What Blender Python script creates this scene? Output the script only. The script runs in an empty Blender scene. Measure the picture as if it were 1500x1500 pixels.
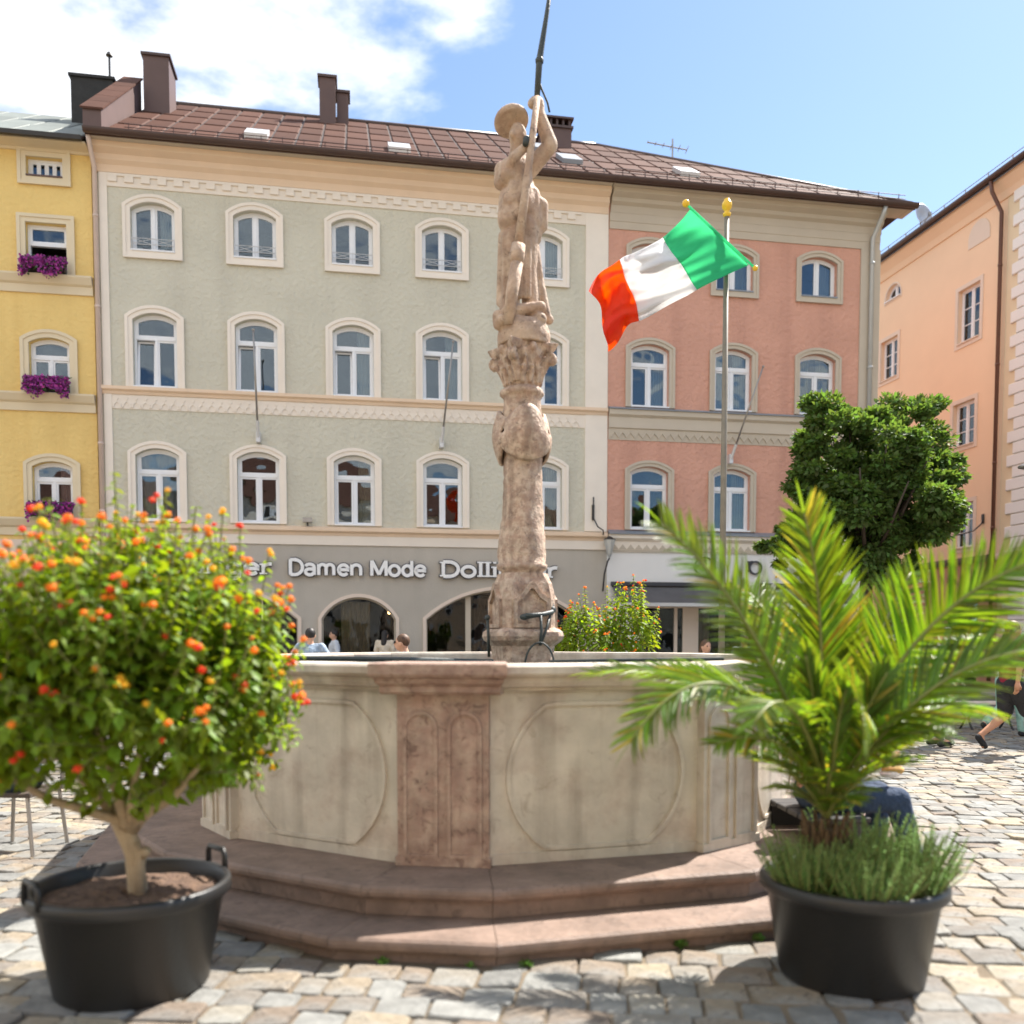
import bpy, math, random
import numpy as np
from mathutils import Vector, Matrix
random.seed(7); rng = np.random.default_rng(7)
R = math.radians
SC = bpy.context.scene
COL = SC.collection

# ------------------------------------------------------------------ camera
F_PX, PITCH, CYP, CAMH = 1300.0, R(3), 1003.0, 1.55     # focal length etc. in pixels of the 1500 px photograph
cd = bpy.data.cameras.new('camera'); cam = bpy.data.objects.new('camera', cd); COL.objects.link(cam)
cam.location = (0, 0, CAMH); cam.rotation_euler = (R(90) - PITCH, 0, 0)
cd.sensor_width = 36; cd.lens = 36 * F_PX / 1500; cd.shift_y = (CYP - 750) / 1500
cd.clip_start = 0.05; cd.clip_end = 2000
cd.dof.use_dof = True; cd.dof.focus_distance = 10.5; cd.dof.aperture_fstop = 1.15
SC.camera = cam

# ------------------------------------------------------------------ sky, clouds, sun
SUN_AZ, SUN_EL = R(40), R(53)         # azimuth counted from +X towards +Y (behind the square, to the right)
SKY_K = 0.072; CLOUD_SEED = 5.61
w = bpy.data.worlds.new('World'); SC.world = w; w.use_nodes = True
nt = w.node_tree; nt.nodes.clear(); N = nt.nodes.new; L = nt.links.new
out = N('ShaderNodeOutputWorld'); bg = N('ShaderNodeBackground'); bg.inputs[1].default_value = SKY_K
sky = N('ShaderNodeTexSky'); sky.sky_type = 'NISHITA'; sky.sun_disc = False
sky.sun_elevation = SUN_EL; sky.sun_rotation = R(90) - SUN_AZ
sky.air_density = 1.0; sky.dust_density = 0.3; sky.ozone_density = 1.6
tc = N('ShaderNodeTexCoord'); sep = N('ShaderNodeSeparateXYZ'); L(tc.outputs['Generated'], sep.inputs[0])
def mth(op, a, b=None, c=None, clamp=False):
    n = N('ShaderNodeMath'); n.operation = op; n.use_clamp = clamp
    for i, v in enumerate((a, b, c)):
        if v is None: continue
        if isinstance(v, (int, float)): n.inputs[i].default_value = v
        else: L(v, n.inputs[i])
    return n.outputs[0]
# clouds lie on a flat layer: direction divided by height
zz = mth('MAXIMUM', sep.outputs[2], 0.05)
zz = mth('ADD', zz, 0.12)
cx = mth('DIVIDE', sep.outputs[0], zz); cy = mth('DIVIDE', sep.outputs[1], zz)
cmb = N('ShaderNodeCombineXYZ'); L(cx, cmb.inputs[0]); L(cy, cmb.inputs[1]); cmb.inputs[2].default_value = CLOUD_SEED
no = N('ShaderNodeTexNoise'); no.inputs['Scale'].default_value = 1.25; no.inputs['Detail'].default_value = 9; no.inputs['Roughness'].default_value = 0.56
no.inputs['Distortion'].default_value = 0.15
L(cmb.outputs[0], no.inputs['Vector'])
# cloud cover grows leftwards; unseen extra cover added behind the viewer lights the facades
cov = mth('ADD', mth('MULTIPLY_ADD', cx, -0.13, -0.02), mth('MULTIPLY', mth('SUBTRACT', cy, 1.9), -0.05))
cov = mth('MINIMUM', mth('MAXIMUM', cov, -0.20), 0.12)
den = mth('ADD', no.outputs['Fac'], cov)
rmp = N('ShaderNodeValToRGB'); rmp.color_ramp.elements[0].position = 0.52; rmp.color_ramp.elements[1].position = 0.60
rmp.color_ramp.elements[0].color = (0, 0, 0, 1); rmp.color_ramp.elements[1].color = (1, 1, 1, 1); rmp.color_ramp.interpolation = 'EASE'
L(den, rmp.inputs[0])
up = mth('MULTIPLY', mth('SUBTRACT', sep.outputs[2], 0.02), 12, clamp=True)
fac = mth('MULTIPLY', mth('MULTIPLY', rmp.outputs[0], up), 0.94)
n2 = N('ShaderNodeTexNoise'); n2.inputs['Scale'].default_value = 2.6; n2.inputs['Detail'].default_value = 6; L(cmb.outputs[0], n2.inputs['Vector'])
cr = N('ShaderNodeValToRGB'); cr.color_ramp.elements[0].position = 0.35; cr.color_ramp.elements[1].position = 0.62
cr.color_ramp.elements[0].color = (5.3, 5.5, 5.8, 1); cr.color_ramp.elements[1].color = (7.0, 7.0, 7.0, 1); L(n2.outputs['Fac'], cr.inputs[0])
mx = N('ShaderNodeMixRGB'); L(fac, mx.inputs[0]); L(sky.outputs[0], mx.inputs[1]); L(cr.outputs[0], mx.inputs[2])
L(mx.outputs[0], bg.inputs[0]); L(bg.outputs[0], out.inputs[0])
sl = bpy.data.lights.new('sun', 'SUN'); sl.energy = 3.8; sl.angle = R(0.53); sl.color = (1, 0.94, 0.86)
so = bpy.data.objects.new('sun', sl); COL.objects.link(so)
sd = Vector((math.cos(SUN_EL) * math.cos(SUN_AZ), math.cos(SUN_EL) * math.sin(SUN_AZ), math.sin(SUN_EL)))
so.rotation_euler = (-sd).to_track_quat('-Z', 'Y').to_euler(); so.location = (20, 20, 40)
SC.view_settings.view_transform = 'Standard'; SC.view_settings.look = 'None'
SC.view_settings.exposure = 1.65; SC.view_settings.gamma = 1

# ------------------------------------------------------------------ picture to place
def ray(x, y):
    a = (x - 750) / F_PX; b = (CYP - y) / F_PX
    return np.array([a, math.cos(PITCH) + b * math.sin(PITCH), -math.sin(PITCH) + b * math.cos(PITCH)])
def at(x, y, Y):
    r = ray(x, y); r = r * (Y / r[1]); return Vector((r[0], Y, r[2] + CAMH))

# ------------------------------------------------------------------ materials
def mat(name, col, rough=0.7, var=0.0, vs=4.0, bump=0.0, bs=30.0, metal=0.0, col2=None, c2s=2.0, c2lo=0.45, c2hi=0.6, trans=0.0,
        transcol=None, isl=0.0, spec=0.5, bdist=0.02, streak=None, rand=0.0, spots=None, alt=None):
    m = bpy.data.materials.new(name); m.use_nodes = True; t = m.node_tree; b = t.nodes['Principled BSDF']
    n = t.nodes.new; l = t.links.new
    b.inputs['Roughness'].default_value = rough; b.inputs['Metallic'].default_value = metal
    b.inputs['Specular IOR Level'].default_value = spec
    co = n('ShaderNodeTexCoord').outputs['Object']
    rgb = n('ShaderNodeRGB'); rgb.outputs[0].default_value = (*col, 1); cur = rgb.outputs[0]
    if col2:
        t2 = n('ShaderNodeTexNoise'); t2.inputs['Scale'].default_value = c2s; t2.inputs['Detail'].default_value = 7; t2.inputs['Roughness'].default_value = 0.62
        l(co, t2.inputs['Vector']); r2 = n('ShaderNodeValToRGB'); r2.color_ramp.elements[0].position = c2lo; r2.color_ramp.elements[1].position = c2hi
        l(t2.outputs['Fac'], r2.inputs[0]); mm = n('ShaderNodeMixRGB'); l(r2.outputs[0], mm.inputs[0]); l(cur, mm.inputs[1]); mm.inputs[2].default_value = (*col2, 1); cur = mm.outputs[0]
    if spots:
        t5 = n('ShaderNodeTexNoise'); t5.inputs['Scale'].default_value = spots[1]; t5.inputs['Detail'].default_value = 9; t5.inputs['Roughness'].default_value = 0.7; t5.inputs['Distortion'].default_value = 0.8
        l(co, t5.inputs['Vector']); r5 = n('ShaderNodeValToRGB'); r5.color_ramp.elements[0].position = spots[2]-.05; r5.color_ramp.elements[1].position = spots[2]+.05
        r5.color_ramp.elements[1].color = (.85,)*3+(1,); l(t5.outputs['Fac'], r5.inputs[0]); m5 = n('ShaderNodeMixRGB'); l(r5.outputs[0], m5.inputs[0]); l(cur, m5.inputs[1]); m5.inputs[2].default_value = (*spots[0], 1); cur = m5.outputs[0]
    if streak:
        mp = n('ShaderNodeMapping'); mp.inputs['Scale'].default_value = (streak[1], streak[1], streak[1] * 0.07); l(co, mp.inputs[0])
        t3 = n('ShaderNodeTexNoise'); t3.inputs['Scale'].default_value = 1; t3.inputs['Detail'].default_value = 5; l(mp.outputs[0], t3.inputs['Vector'])
        r3 = n('ShaderNodeValToRGB'); r3.color_ramp.elements[0].position = 0.5; r3.color_ramp.elements[1].position = 0.8
        r3.color_ramp.elements[1].color = (streak[2],) * 3 + (1,); r3.color_ramp.elements[0].color = (0, 0, 0, 1)
        l(t3.outputs['Fac'], r3.inputs[0]); m3 = n('ShaderNodeMixRGB'); l(r3.outputs[0], m3.inputs[0]); l(cur, m3.inputs[1]); m3.inputs[2].default_value = (*streak[0], 1); cur = m3.outputs[0]
    val = None
    if var:
        t1 = n('ShaderNodeTexNoise'); t1.inputs['Scale'].default_value = vs; t1.inputs['Detail'].default_value = 8; t1.inputs['Roughness'].default_value = 0.6
        l(co, t1.inputs['Vector']); mr = n('ShaderNodeMapRange'); mr.inputs[1].default_value = 0.3; mr.inputs[2].default_value = 0.7
        mr.inputs[3].default_value = 1 - var; mr.inputs[4].default_value = 1 + var; l(t1.outputs['Fac'], mr.inputs[0]); val = mr.outputs[0]
    if isl or rand:
        g = n('ShaderNodeNewGeometry'); oi = n('ShaderNodeObjectInfo'); ad = n('ShaderNodeMath'); ad.operation = 'ADD'
        l(g.outputs['Random Per Island'], ad.inputs[0]); l(oi.outputs['Random'], ad.inputs[1])
        fr = n('ShaderNodeMath'); fr.operation = 'FRACT'; l(ad.outputs[0], fr.inputs[0])
        mr = n('ShaderNodeMapRange'); k = isl or rand; mr.inputs[3].default_value = 1 - k; mr.inputs[4].default_value = 1 + k; l(fr.outputs[0], mr.inputs[0])
        if val is None: val = mr.outputs[0]
        else:
            mu = n('ShaderNodeMath'); mu.operation = 'MULTIPLY'; l(val, mu.inputs[0]); l(mr.outputs[0], mu.inputs[1]); val = mu.outputs[0]
    if alt:
        f2 = n('ShaderNodeMath'); f2.operation = 'MULTIPLY'; l(fr.outputs[0], f2.inputs[0]); f2.inputs[1].default_value = 7.31
        f3 = n('ShaderNodeMath'); f3.operation = 'FRACT'; l(f2.outputs[0], f3.inputs[0]); ra = n('ShaderNodeValToRGB'); ra.color_ramp.interpolation = 'CONSTANT'
        e_ = ra.color_ramp.elements; e_[0].color = (0,0,0,1); e_[1].position = .45; e_[1].color = (.55,)*3+(1,); e2 = e_.new(.72); e2.color = (1,1,1,1); l(f3.outputs[0], ra.inputs[0])
        ma = n('ShaderNodeMixRGB'); l(ra.outputs[0], ma.inputs[0]); l(cur, ma.inputs[1]); ma.inputs[2].default_value = (*alt, 1); cur = ma.outputs[0]
    if val is not None:
        hs = n('ShaderNodeHueSaturation'); l(val, hs.inputs['Value']); l(cur, hs.inputs['Color']); cur = hs.outputs[0]
        if isl:
            mh = n('ShaderNodeMapRange'); mh.inputs[3].default_value = 0.5 - isl * 0.06; mh.inputs[4].default_value = 0.5 + isl * 0.06
            l(fr.outputs[0], mh.inputs[0]); l(mh.outputs[0], hs.inputs['Hue'])
    l(cur, b.inputs['Base Color'])
    if bump:
        t4 = n('ShaderNodeTexNoise'); t4.inputs['Scale'].default_value = bs; t4.inputs['Detail'].default_value = 5; l(co, t4.inputs['Vector'])
        bn = n('ShaderNodeBump'); bn.inputs['Strength'].default_value = bump; bn.inputs['Distance'].default_value = bdist
        l(t4.outputs['Fac'], bn.inputs['Height']); l(bn.outputs[0], b.inputs['Normal'])
    if trans:
        tr = n('ShaderNodeBsdfTranslucent'); ms = n('ShaderNodeMixShader'); ms.inputs[0].default_value = trans
        if transcol:
            mt = n('ShaderNodeMixRGB'); mt.blend_type = 'MULTIPLY'; mt.inputs[0].default_value = 1; l(cur, mt.inputs[1]); mt.inputs[2].default_value = (*transcol, 1); l(mt.outputs[0], tr.inputs[0])
        else: l(cur, tr.inputs[0])
        o = t.nodes['Material Output']; l(b.outputs[0], ms.inputs[1]); l(tr.outputs[0], ms.inputs[2]); l(ms.outputs[0], o.inputs[0])
    return m
def glass_mat(name, tint=(0.75, 0.8, 0.8), refl=0.17, ior=1.5):
    m = bpy.data.materials.new(name); m.use_nodes = True; t = m.node_tree; t.nodes.clear(); n = t.nodes.new; l = t.links.new
    o = n('ShaderNodeOutputMaterial'); ms = n('ShaderNodeMixShader'); tr = n('ShaderNodeBsdfTransparent'); gl = n('ShaderNodeBsdfGlossy')
    tr.inputs[0].default_value = (*tint, 1); gl.inputs['Roughness'].default_value = 0.012; gl.inputs[0].default_value = (0.80, 0.90, 1, 1)
    fr = n('ShaderNodeFresnel'); fr.inputs[0].default_value = ior; ad = n('ShaderNodeMath'); ad.use_clamp = True; l(fr.outputs[0], ad.inputs[0]); ad.inputs[1].default_value = refl
    co = n('ShaderNodeTexCoord').outputs['Object']; oi = n('ShaderNodeObjectInfo'); vm = n('ShaderNodeVectorMath'); l(co, vm.inputs[0])
    cmb = n('ShaderNodeCombineXYZ'); mu = n('ShaderNodeMath'); mu.operation = 'MULTIPLY'; mu.inputs[1].default_value = 90; l(oi.outputs['Random'], mu.inputs[0]); l(mu.outputs[0], cmb.inputs[0]); l(cmb.outputs[0], vm.inputs[1])
    t4 = n('ShaderNodeTexNoise'); t4.inputs['Scale'].default_value = 1.6; t4.inputs['Detail'].default_value = 1; l(vm.outputs[0], t4.inputs['Vector'])
    bn = n('ShaderNodeBump'); bn.inputs['Strength'].default_value = 0.45; bn.inputs['Distance'].default_value = 0.03; l(t4.outputs['Fac'], bn.inputs['Height']); l(bn.outputs[0], gl.inputs['Normal'])
    l(ad.outputs[0], ms.inputs[0]); l(tr.outputs[0], ms.inputs[1]); l(gl.outputs[0], ms.inputs[2]); l(ms.outputs[0], o.inputs[0])
    return m
M = {}
M['plaster_grey'] = mat('plaster_grey', (.61, .58, .47), .9, .06, .7, .9, 9, streak=((.50, .47, .385), 1.8, .5), bdist=.05)
M['plaster_shop'] = mat('plaster_shop', (.47, .43, .37), .9, .08, .7, .25, 20, streak=((.38,.35,.30), 2.0, .5))
M['plaster_peach'] = mat('plaster_peach', (.84, .76, .66), .85, .05, 1.2, .1, 40)
M['plaster_ledge'] = mat('plaster_ledge', (.80, .61, .44), .85, .05, 1.2, .1, 40)
M['plaster_cream'] = mat('plaster_cream', (.82, .74, .64), .85, .04, 1.2, .1, 40)
M['plaster_pink'] = mat('plaster_pink', (.64, .345, .255), .9, .08, .9, 1.0, 8, streak=((.47, .24, .18), 1.6, .75), bdist=.05)
M['plaster_stone'] = mat('plaster_stone', (.55, .48, .385), .88, .05, 1.0, .1, 40)
M['plaster_yellow'] = mat('plaster_yellow', (.82, .59, .22), .9, .06, .8, .8, 9, bdist=.05, streak=((.66, .42, .13), 1.5, .5))
M['plaster_yellow_trim'] = mat('plaster_yellow_trim', (.74, .63, .44), .88, .04, 1.0, .1, 40)
M['plaster_orange'] = mat('plaster_orange', (.85, .62, .43), .9, .04, .5, .2, 20)
M['plaster_salmon'] = mat('plaster_salmon', (.52, .28, .20), .9, .06, .8, .2, 20)
M['plaster_pale'] = mat('plaster_pale', (.74, .62, .52), .88, .04, 1.0, .1, 40)
M['plaster_white'] = mat('plaster_white', (.80, .79, .77), .85, .03, .8, .08, 40)
M['ledge_blue'] = mat('ledge_blue', (.26, .28, .31), .5, .08, 3, metal=.3)
M['pvc'] = mat('window_white', (.82, .83, .85), .35, .02, 4)
M['dark_room'] = mat('dark_room', (.035, .033, .03), .9, .3, 2)
M['curtain'] = mat('curtain', (.62, .62, .62), .9, .08, 8, trans=.3)
M['curtain_beige'] = mat('curtain_beige', (.52, .43, .30), .9, .12, 12, trans=.2)
M['curtain_pink'] = mat('curtain_pink', (.75, .45, .42), .9, .12, 12, trans=.2)
M['glass'] = glass_mat('window_glass', refl=.05)
M['glass_dark'] = glass_mat('shop_glass', (.7, .7, .68), .0, 1.3)
M['roof_panel'] = mat('roof_panel', (.098, .047, .033), .75, .12, 1.5, .05, 10, rand=.14, spec=.08)
M['roof_under'] = mat('roof_under', (.045, .028, .022), .7, .1, 3)
M['roof_trim'] = mat('roof_trim', (.075, .042, .034), .45, .1, 3)
M['chimney'] = mat('chimney_metal', (.12, .072, .062), .6, .08, 2)
M['roof_green'] = mat('roof_green', (.17, .19, .175), .7, .12, 2, rand=.12)
M['dark_metal'] = mat('dark_metal', (.03, .028, .028), .5, .2, 4)
M['tar'] = mat('tarred_chimney', (.028, .027, .026), .8, .3, 5)
M['pipe_grey'] = mat('pipe_grey', (.50, .52, .52), .4, .06, 3, metal=.4)
M['pipe_pink'] = mat('pipe_painted', (.66, .52, .44), .5, .05, 3)
M['pipe_brown'] = mat('pipe_brown', (.12, .05, .032), .4, .1, 3)
M['steel'] = mat('steel', (.36, .34, .32), .4, .1, 6, metal=.7)
M['silver'] = mat('silver_paint', (.62, .62, .62), .4, .05, 6, metal=.3)
M['brass'] = mat('yellow_paint', (.80, .50, .03), .35, .08, 9)
M['sign_face'] = mat('sign_face', (.86, .86, .85), .4, .03, 4)
M['sign_dark'] = mat('sign_dark', (.045, .045, .055), .5, .05, 4)
M['awning'] = mat('awning_cloth', (.115, .11, .112), .9, .12, 2, .1, 60)
M['marble_red'] = mat('marble_red', (.36, .235, .185), .6, .30, 8, .5, 35, spots=((.19,.115,.09), 14, .58), col2=(.43, .32, .25), c2s=9, c2lo=.42, c2hi=.62, bdist=.01, streak=((.17, .10, .08), 5, .5))
M['stone_panel'] = mat('stone_panel', (.60, .535, .44), .65, .16, 3.5, .4, 25, col2=(.44, .34, .27), c2s=2.2, c2lo=.46, c2hi=.68, bdist=.008, spots=((.44,.37,.29), 9, .62), streak=((.27, .225, .175), 7, .80))
M['step_stone'] = mat('step_stone', (.195, .135, .105), .65, .30, 5, .6, 25, spots=((.13,.09,.07), 10, .59), col2=(.235, .165, .13), c2s=4, c2lo=.4, c2hi=.7, bdist=.01)
M['column_stone'] = mat('column_stone', (.38, .26, .19), .7, .24, 14, .8, 34, spots=((.17,.115,.085), 24, .60), col2=(.52, .40, .30), c2s=16, c2lo=.42, c2hi=.58, bdist=.015, streak=((.15, .10, .07), 14, .8))
M['statue_stone'] = mat('statue_stone', (.38, .265, .19), .75, .22, 9, .8, 30, spots=((.17,.12,.085), 15, .61), col2=(.50, .38, .28), c2s=7, c2lo=.42, c2hi=.60, bdist=.015)
M['water'] = mat('water', (.02, .035, .035), .04, 0, bump=.25, bs=14, spec=.8)
M['iron'] = mat('cast_iron', (.035, .045, .042), .5, .3, 20, .2, 60)
M['tub'] = mat('black_plastic', (.020, .020, .020), .42, .12, 3, .05, 60)
M['soil'] = mat('soil', (.15, .092, .06), .95, .4, 26, .9, 60, col2=(.09, .055, .04), c2s=22, bdist=.02)
M['bark_pale'] = mat('bark_pale', (.40, .31, .20), .8, .22, 9, .5, 30, streak=((.20, .14, .09), 18, .6))
M['bark_dark'] = mat('bark_dark', (.07, .052, .04), .9, .3, 9, .5, 30)
M['lantana_leaf'] = mat('lantana_leaf', (.155, .245, .022), .5, 0, trans=.50, transcol=(2.2, 1.8, .5), isl=.36, spec=.4)
M['stem_green'] = mat('stem_green', (.16, .17, .05), .6, .1, 20)
M['fl_orange'] = mat('petal_orange', (.95, .27, .012), .6, 0, trans=.3, isl=.12)
M['fl_yellow'] = mat('petal_yellow', (.95, .52, .02), .6, 0, trans=.3, isl=.12)
M['fl_red'] = mat('petal_red', (.85, .065, .012), .6, 0, trans=.3, isl=.12)
M['petunia'] = mat('petunia', (.36, .045, .30), .7, 0, isl=.6, trans=.2)
M['petunia_leaf'] = mat('petunia_leaf', (.05, .10, .03), .6, 0, isl=.3, trans=.2)
M['palm'] = mat('palm_leaf', (.125, .22, .035), .36, 0, trans=.50, transcol=(2.4, 1.9, .35), isl=.42, spec=.5)
M['palm_dry'] = mat('palm_leaf_yellow', (.42, .36, .06), .5, 0, trans=.45, transcol=(1.5, 1.3, .5), isl=.25)
M['rachis'] = mat('palm_rib', (.20, .22, .06), .45, .1, 20)
M['palm_bark'] = mat('palm_bark', (.13, .08, .04), .9, .35, 20, .8, 40)
M['herb'] = mat('herb_leaf', (.27, .46, .12), .6, 0, trans=.28, isl=.25)
M['tree_leaf'] = mat('tree_leaf', (.10, .165, .045), .6, 0, trans=.42, transcol=(1.8, 1.7, .7), isl=.42, spec=.5)
M['moss'] = mat('weed_leaf', (.10, .20, .03), .7, 0, trans=.3, isl=.3)
M['cobble'] = mat('cobblestone', (.25, .205, .15), .85, .30, 9, 1.0, 22, isl=.24, alt=(.19, .19, .178), col2=(.20, .19, .17), c2s=2.5, spots=((.10,.085,.065), 18, .585), bdist=.010)
M['sand'] = mat('joint_sand', (.16, .125, .085), .95, .25, 5, .4, 60)
M['far_ground'] = mat('far_ground', (.27, .235, .18), .85, .12, 3, .4, 20)
M['asphalt'] = mat('asphalt', (.085, .083, .088), .9, .12, 6, .3, 80)
M['kerb'] = mat('kerb_stone', (.38, .36, .33), .8, .1, 6)
M['weathered'] = mat('flagpole_paint', (.20, .18, .14), .55, .15, 8)
M['flag_green'] = mat('flag_green', (.03, .50, .24), .75, 0, trans=.62, transcol=(9, 1.7, 2.2), bump=.5, bs=14, bdist=.02)
M['flag_white'] = mat('flag_white', (.82, .82, .82), .75, 0, trans=.55, bump=.5, bs=14, bdist=.02)
M['flag_red'] = mat('flag_red', (.78, .05, .015), .75, 0, trans=.6, transcol=(1.3, 6.5, 1.5), bump=.5, bs=14, bdist=.02)

# ------------------------------------------------------------------ mesh helpers
class MB:
    def __init__(s): s.v = []; s.f = []; s.mi = []; s.cur = 0
    def add(s, vs, fs):
        o = len(s.v); s.v += [tuple(p) for p in vs]; s.f += [tuple(i + o for i in f) for f in fs]; s.mi += [s.cur] * len(fs); return s
    def box(s, x0, x1, y0, y1, z0, z1):
        return s.add([(x0,y0,z0),(x1,y0,z0),(x1,y1,z0),(x0,y1,z0),(x0,y0,z1),(x1,y0,z1),(x1,y1,z1),(x0,y1,z1)],
                     [(0,3,2,1),(4,5,6,7),(0,1,5,4),(1,2,6,5),(2,3,7,6),(3,0,4,7)])
    def bevbox(s, x0, x1, y0, y1, z0, z1, b):
        vs = []; 
        for z, i in ((z0, 0), (z1 - b, 0), (z1, b)):
            vs += [(x0+i,y0+i,z),(x1-i,y0+i,z),(x1-i,y1-i,z),(x0+i,y1-i,z)]
        fs = [(0,3,2,1),(8,9,10,11)]
        for k in (0, 4): fs += [(k+i, k+(i+1)%4, k+4+(i+1)%4, k+4+i) for i in range(4)]
        return s.add(vs, fs)
    def prism(s, pts, y0, y1):           # polygon in xz (counter-clockwise seen from -y), between y0 (front) and y1
        n = len(pts); vs = [(x, y0, z) for x, z in pts] + [(x, y1, z) for x, z in pts]
        fs = [tuple(range(n)), tuple(range(2*n-1, n-1, -1))] + [(i, n+i, n+(i+1)%n, (i+1)%n) for i in range(n)]
        return s.add(vs, fs)
    def ring(s, inner, outer, y0, y1, closed=True):   # band between two outlines in xz
        n = len(inner); vs = [(x,y0,z) for x,z in inner]+[(x,y0,z) for x,z in outer]+[(x,y1,z) for x,z in inner]+[(x,y1,z) for x,z in outer]
        fs = []; m = n if closed else n-1
        for i in range(m):
            j = (i+1) % n
            fs += [(i,j,n+j,n+i),(2*n+i,3*n+i,3*n+j,2*n+j),(n+i,n+j,3*n+j,3*n+i),(i,2*n+i,2*n+j,j)]
        if not closed: fs += [(0,n,3*n,2*n),(n-1,2*n+n-1,3*n+n-1,2*n-1)]
        return s.add(vs, fs)
    def lathe(s, prof, c=(0,0,0), seg=24, cap=True, ax=None):
        n = len(prof); vs = []; fs = []
        for i in range(seg):
            a = 2*math.pi*i/seg
            for r, z in prof: vs.append((c[0]+r*math.cos(a), c[1]+r*math.sin(a), c[2]+z))
        for i in range(seg):
            j = (i+1) % seg
            for k in range(n-1): fs.append((i*n+k, j*n+k, j*n+k+1, i*n+k+1))
        if cap: fs += [tuple((seg-1-i)*n for i in range(seg)), tuple(i*n+n-1 for i in range(seg))]
        return s.add(vs, fs)
    def tube(s, pts, rad, seg=8, cap=True):
        P = [Vector(p) for p in pts]; n = len(P)
        if isinstance(rad, (int, float)): rad = [rad]*n
        vs = []; fs = []; up = None
        for i in range(n):
            d = (P[min(i+1,n-1)]-P[max(i-1,0)])
            d = d.normalized() if d.length > 1e-9 else Vector((0,0,1))
            if up is None: up = d.orthogonal().normalized()
            up = (up - d*up.dot(d)); up = up.normalized() if up.length > 1e-6 else d.orthogonal().normalized()
            w_ = d.cross(up)
            for k in range(seg):
                a = 2*math.pi*k/seg; vs.append(P[i]+up*(math.cos(a)*rad[i])+w_*(math.sin(a)*rad[i]))
        for i in range(n-1):
            for k in range(seg): q=(k+1)%seg; fs.append((i*seg+k,i*seg+q,(i+1)*seg+q,(i+1)*seg+k))
        if cap: fs += [tuple(range(seg-1,-1,-1)), tuple((n-1)*seg+k for k in range(seg))]
        return s.add(vs, fs)
    def sphere(s, c, r, seg=10, rings=6):
        if isinstance(r, (int, float)): r = (r, r, r)
        vs = [(c[0],c[1],c[2]-r[2])]; fs = []
        for i in range(1, rings):
            t = math.pi*i/rings
            for k in range(seg): a=2*math.pi*k/seg; vs.append((c[0]+r[0]*math.sin(t)*math.cos(a), c[1]+r[1]*math.sin(t)*math.sin(a), c[2]-r[2]*math.cos(t)))
        vs.append((c[0],c[1],c[2]+r[2])); top=len(vs)-1
        for k in range(seg): q=(k+1)%seg; fs.append((0,1+q,1+k)); fs.append((top,top-seg+k,top-seg+q))
        for i in range(rings-2):
            for k in range(seg): q=(k+1)%seg; b=1+i*seg; fs.append((b+k,b+q,b+seg+q,b+seg+k))
        return s.add(vs, fs)
    def sweep(s, poly_at, prof):        # prof: list of (offset, z); poly_at(offset) gives a polygon
        rings = [[(x, y, z) for x, y in poly_at(d)] for d, z in prof]; n = len(rings[0]); vs = sum(rings, [])
        fs = [(k*n+i, k*n+(i+1)%n, (k+1)*n+(i+1)%n, (k+1)*n+i) for k in range(len(prof)-1) for i in range(n)]
        return s.add(vs, fs)
    def mesh(s, name, mats, smooth=False):
        me = bpy.data.meshes.new(name); me.from_pydata(s.v, [], s.f)
        for m in (mats if isinstance(mats, (list, tuple)) else [mats]): me.materials.append(m)
        if any(s.mi): me.polygons.foreach_set('material_index', s.mi)
        if smooth: me.polygons.foreach_set('use_smooth', [True]*len(me.polygons))
        me.update(); return me
    def obj(s, name, mats, parent=None, loc=(0,0,0), smooth=False, rot=(0,0,0)):
        return inst(s.mesh(name, mats, smooth), name, parent, loc, rot)
def inst(me, name, parent=None, loc=(0,0,0), rot=(0,0,0), scale=None):
    o = bpy.data.objects.new(name, me); COL.objects.link(o); o.parent = parent; o.location = loc; o.rotation_euler = rot
    if scale: o.scale = scale if isinstance(scale, (tuple, list, Vector)) else (scale,)*3
    return o
def tag(o, label=None, cat=None, group=None, kind=None):
    if label: o['label'] = label
    if cat: o['category'] = cat
    if group: o['group'] = group
    if kind: o['kind'] = kind
    return o
def thing(name, label, cat, loc=(0,0,0), rz=0, group=None):
    o = bpy.data.objects.new(name, None); COL.objects.link(o); o.location = loc; o.rotation_euler = (0,0,rz); o.empty_display_size = .1
    return tag(o, label, cat, group)
def np_mesh(name, V, Fc, mats, smooth=False, mi=None):
    me = bpy.data.meshes.new(name); V = np.asarray(V, dtype=np.float32); Fc = np.asarray(Fc, dtype=np.int32); k = Fc.shape[1]
    me.vertices.add(len(V)); me.vertices.foreach_set('co', V.ravel()); me.loops.add(Fc.size); me.loops.foreach_set('vertex_index', Fc.ravel())
    me.polygons.add(len(Fc)); me.polygons.foreach_set('loop_start', np.arange(0, Fc.size, k, dtype=np.int32))
    try: me.polygons.foreach_set('loop_total', np.full(len(Fc), k, dtype=np.int32))
    except Exception: pass
    for m in (mats if isinstance(mats, (list, tuple)) else [mats]): me.materials.append(m)
    if mi is not None: me.polygons.foreach_set('material_index', np.asarray(mi, dtype=np.int32))
    if smooth: me.polygons.foreach_set('use_smooth', np.ones(len(Fc), dtype=bool))
    me.update(calc_edges=True); me.validate(); return me
def scatter(tv, tf, Ms):                # template verts, faces and (n,3,4) matrices -> verts, faces
    tv = np.asarray(tv, float); tf = np.asarray(tf, int); Ms = np.asarray(Ms, float); n = len(Ms)
    V = np.einsum('nij,kj->nki', Ms[:, :, :3], tv) + Ms[:, None, :, 3]
    Fc = tf[None] + (np.arange(n)*len(tv))[:, None, None]
    return V.reshape(-1, 3), Fc.reshape(-1, tf.shape[1])
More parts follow.
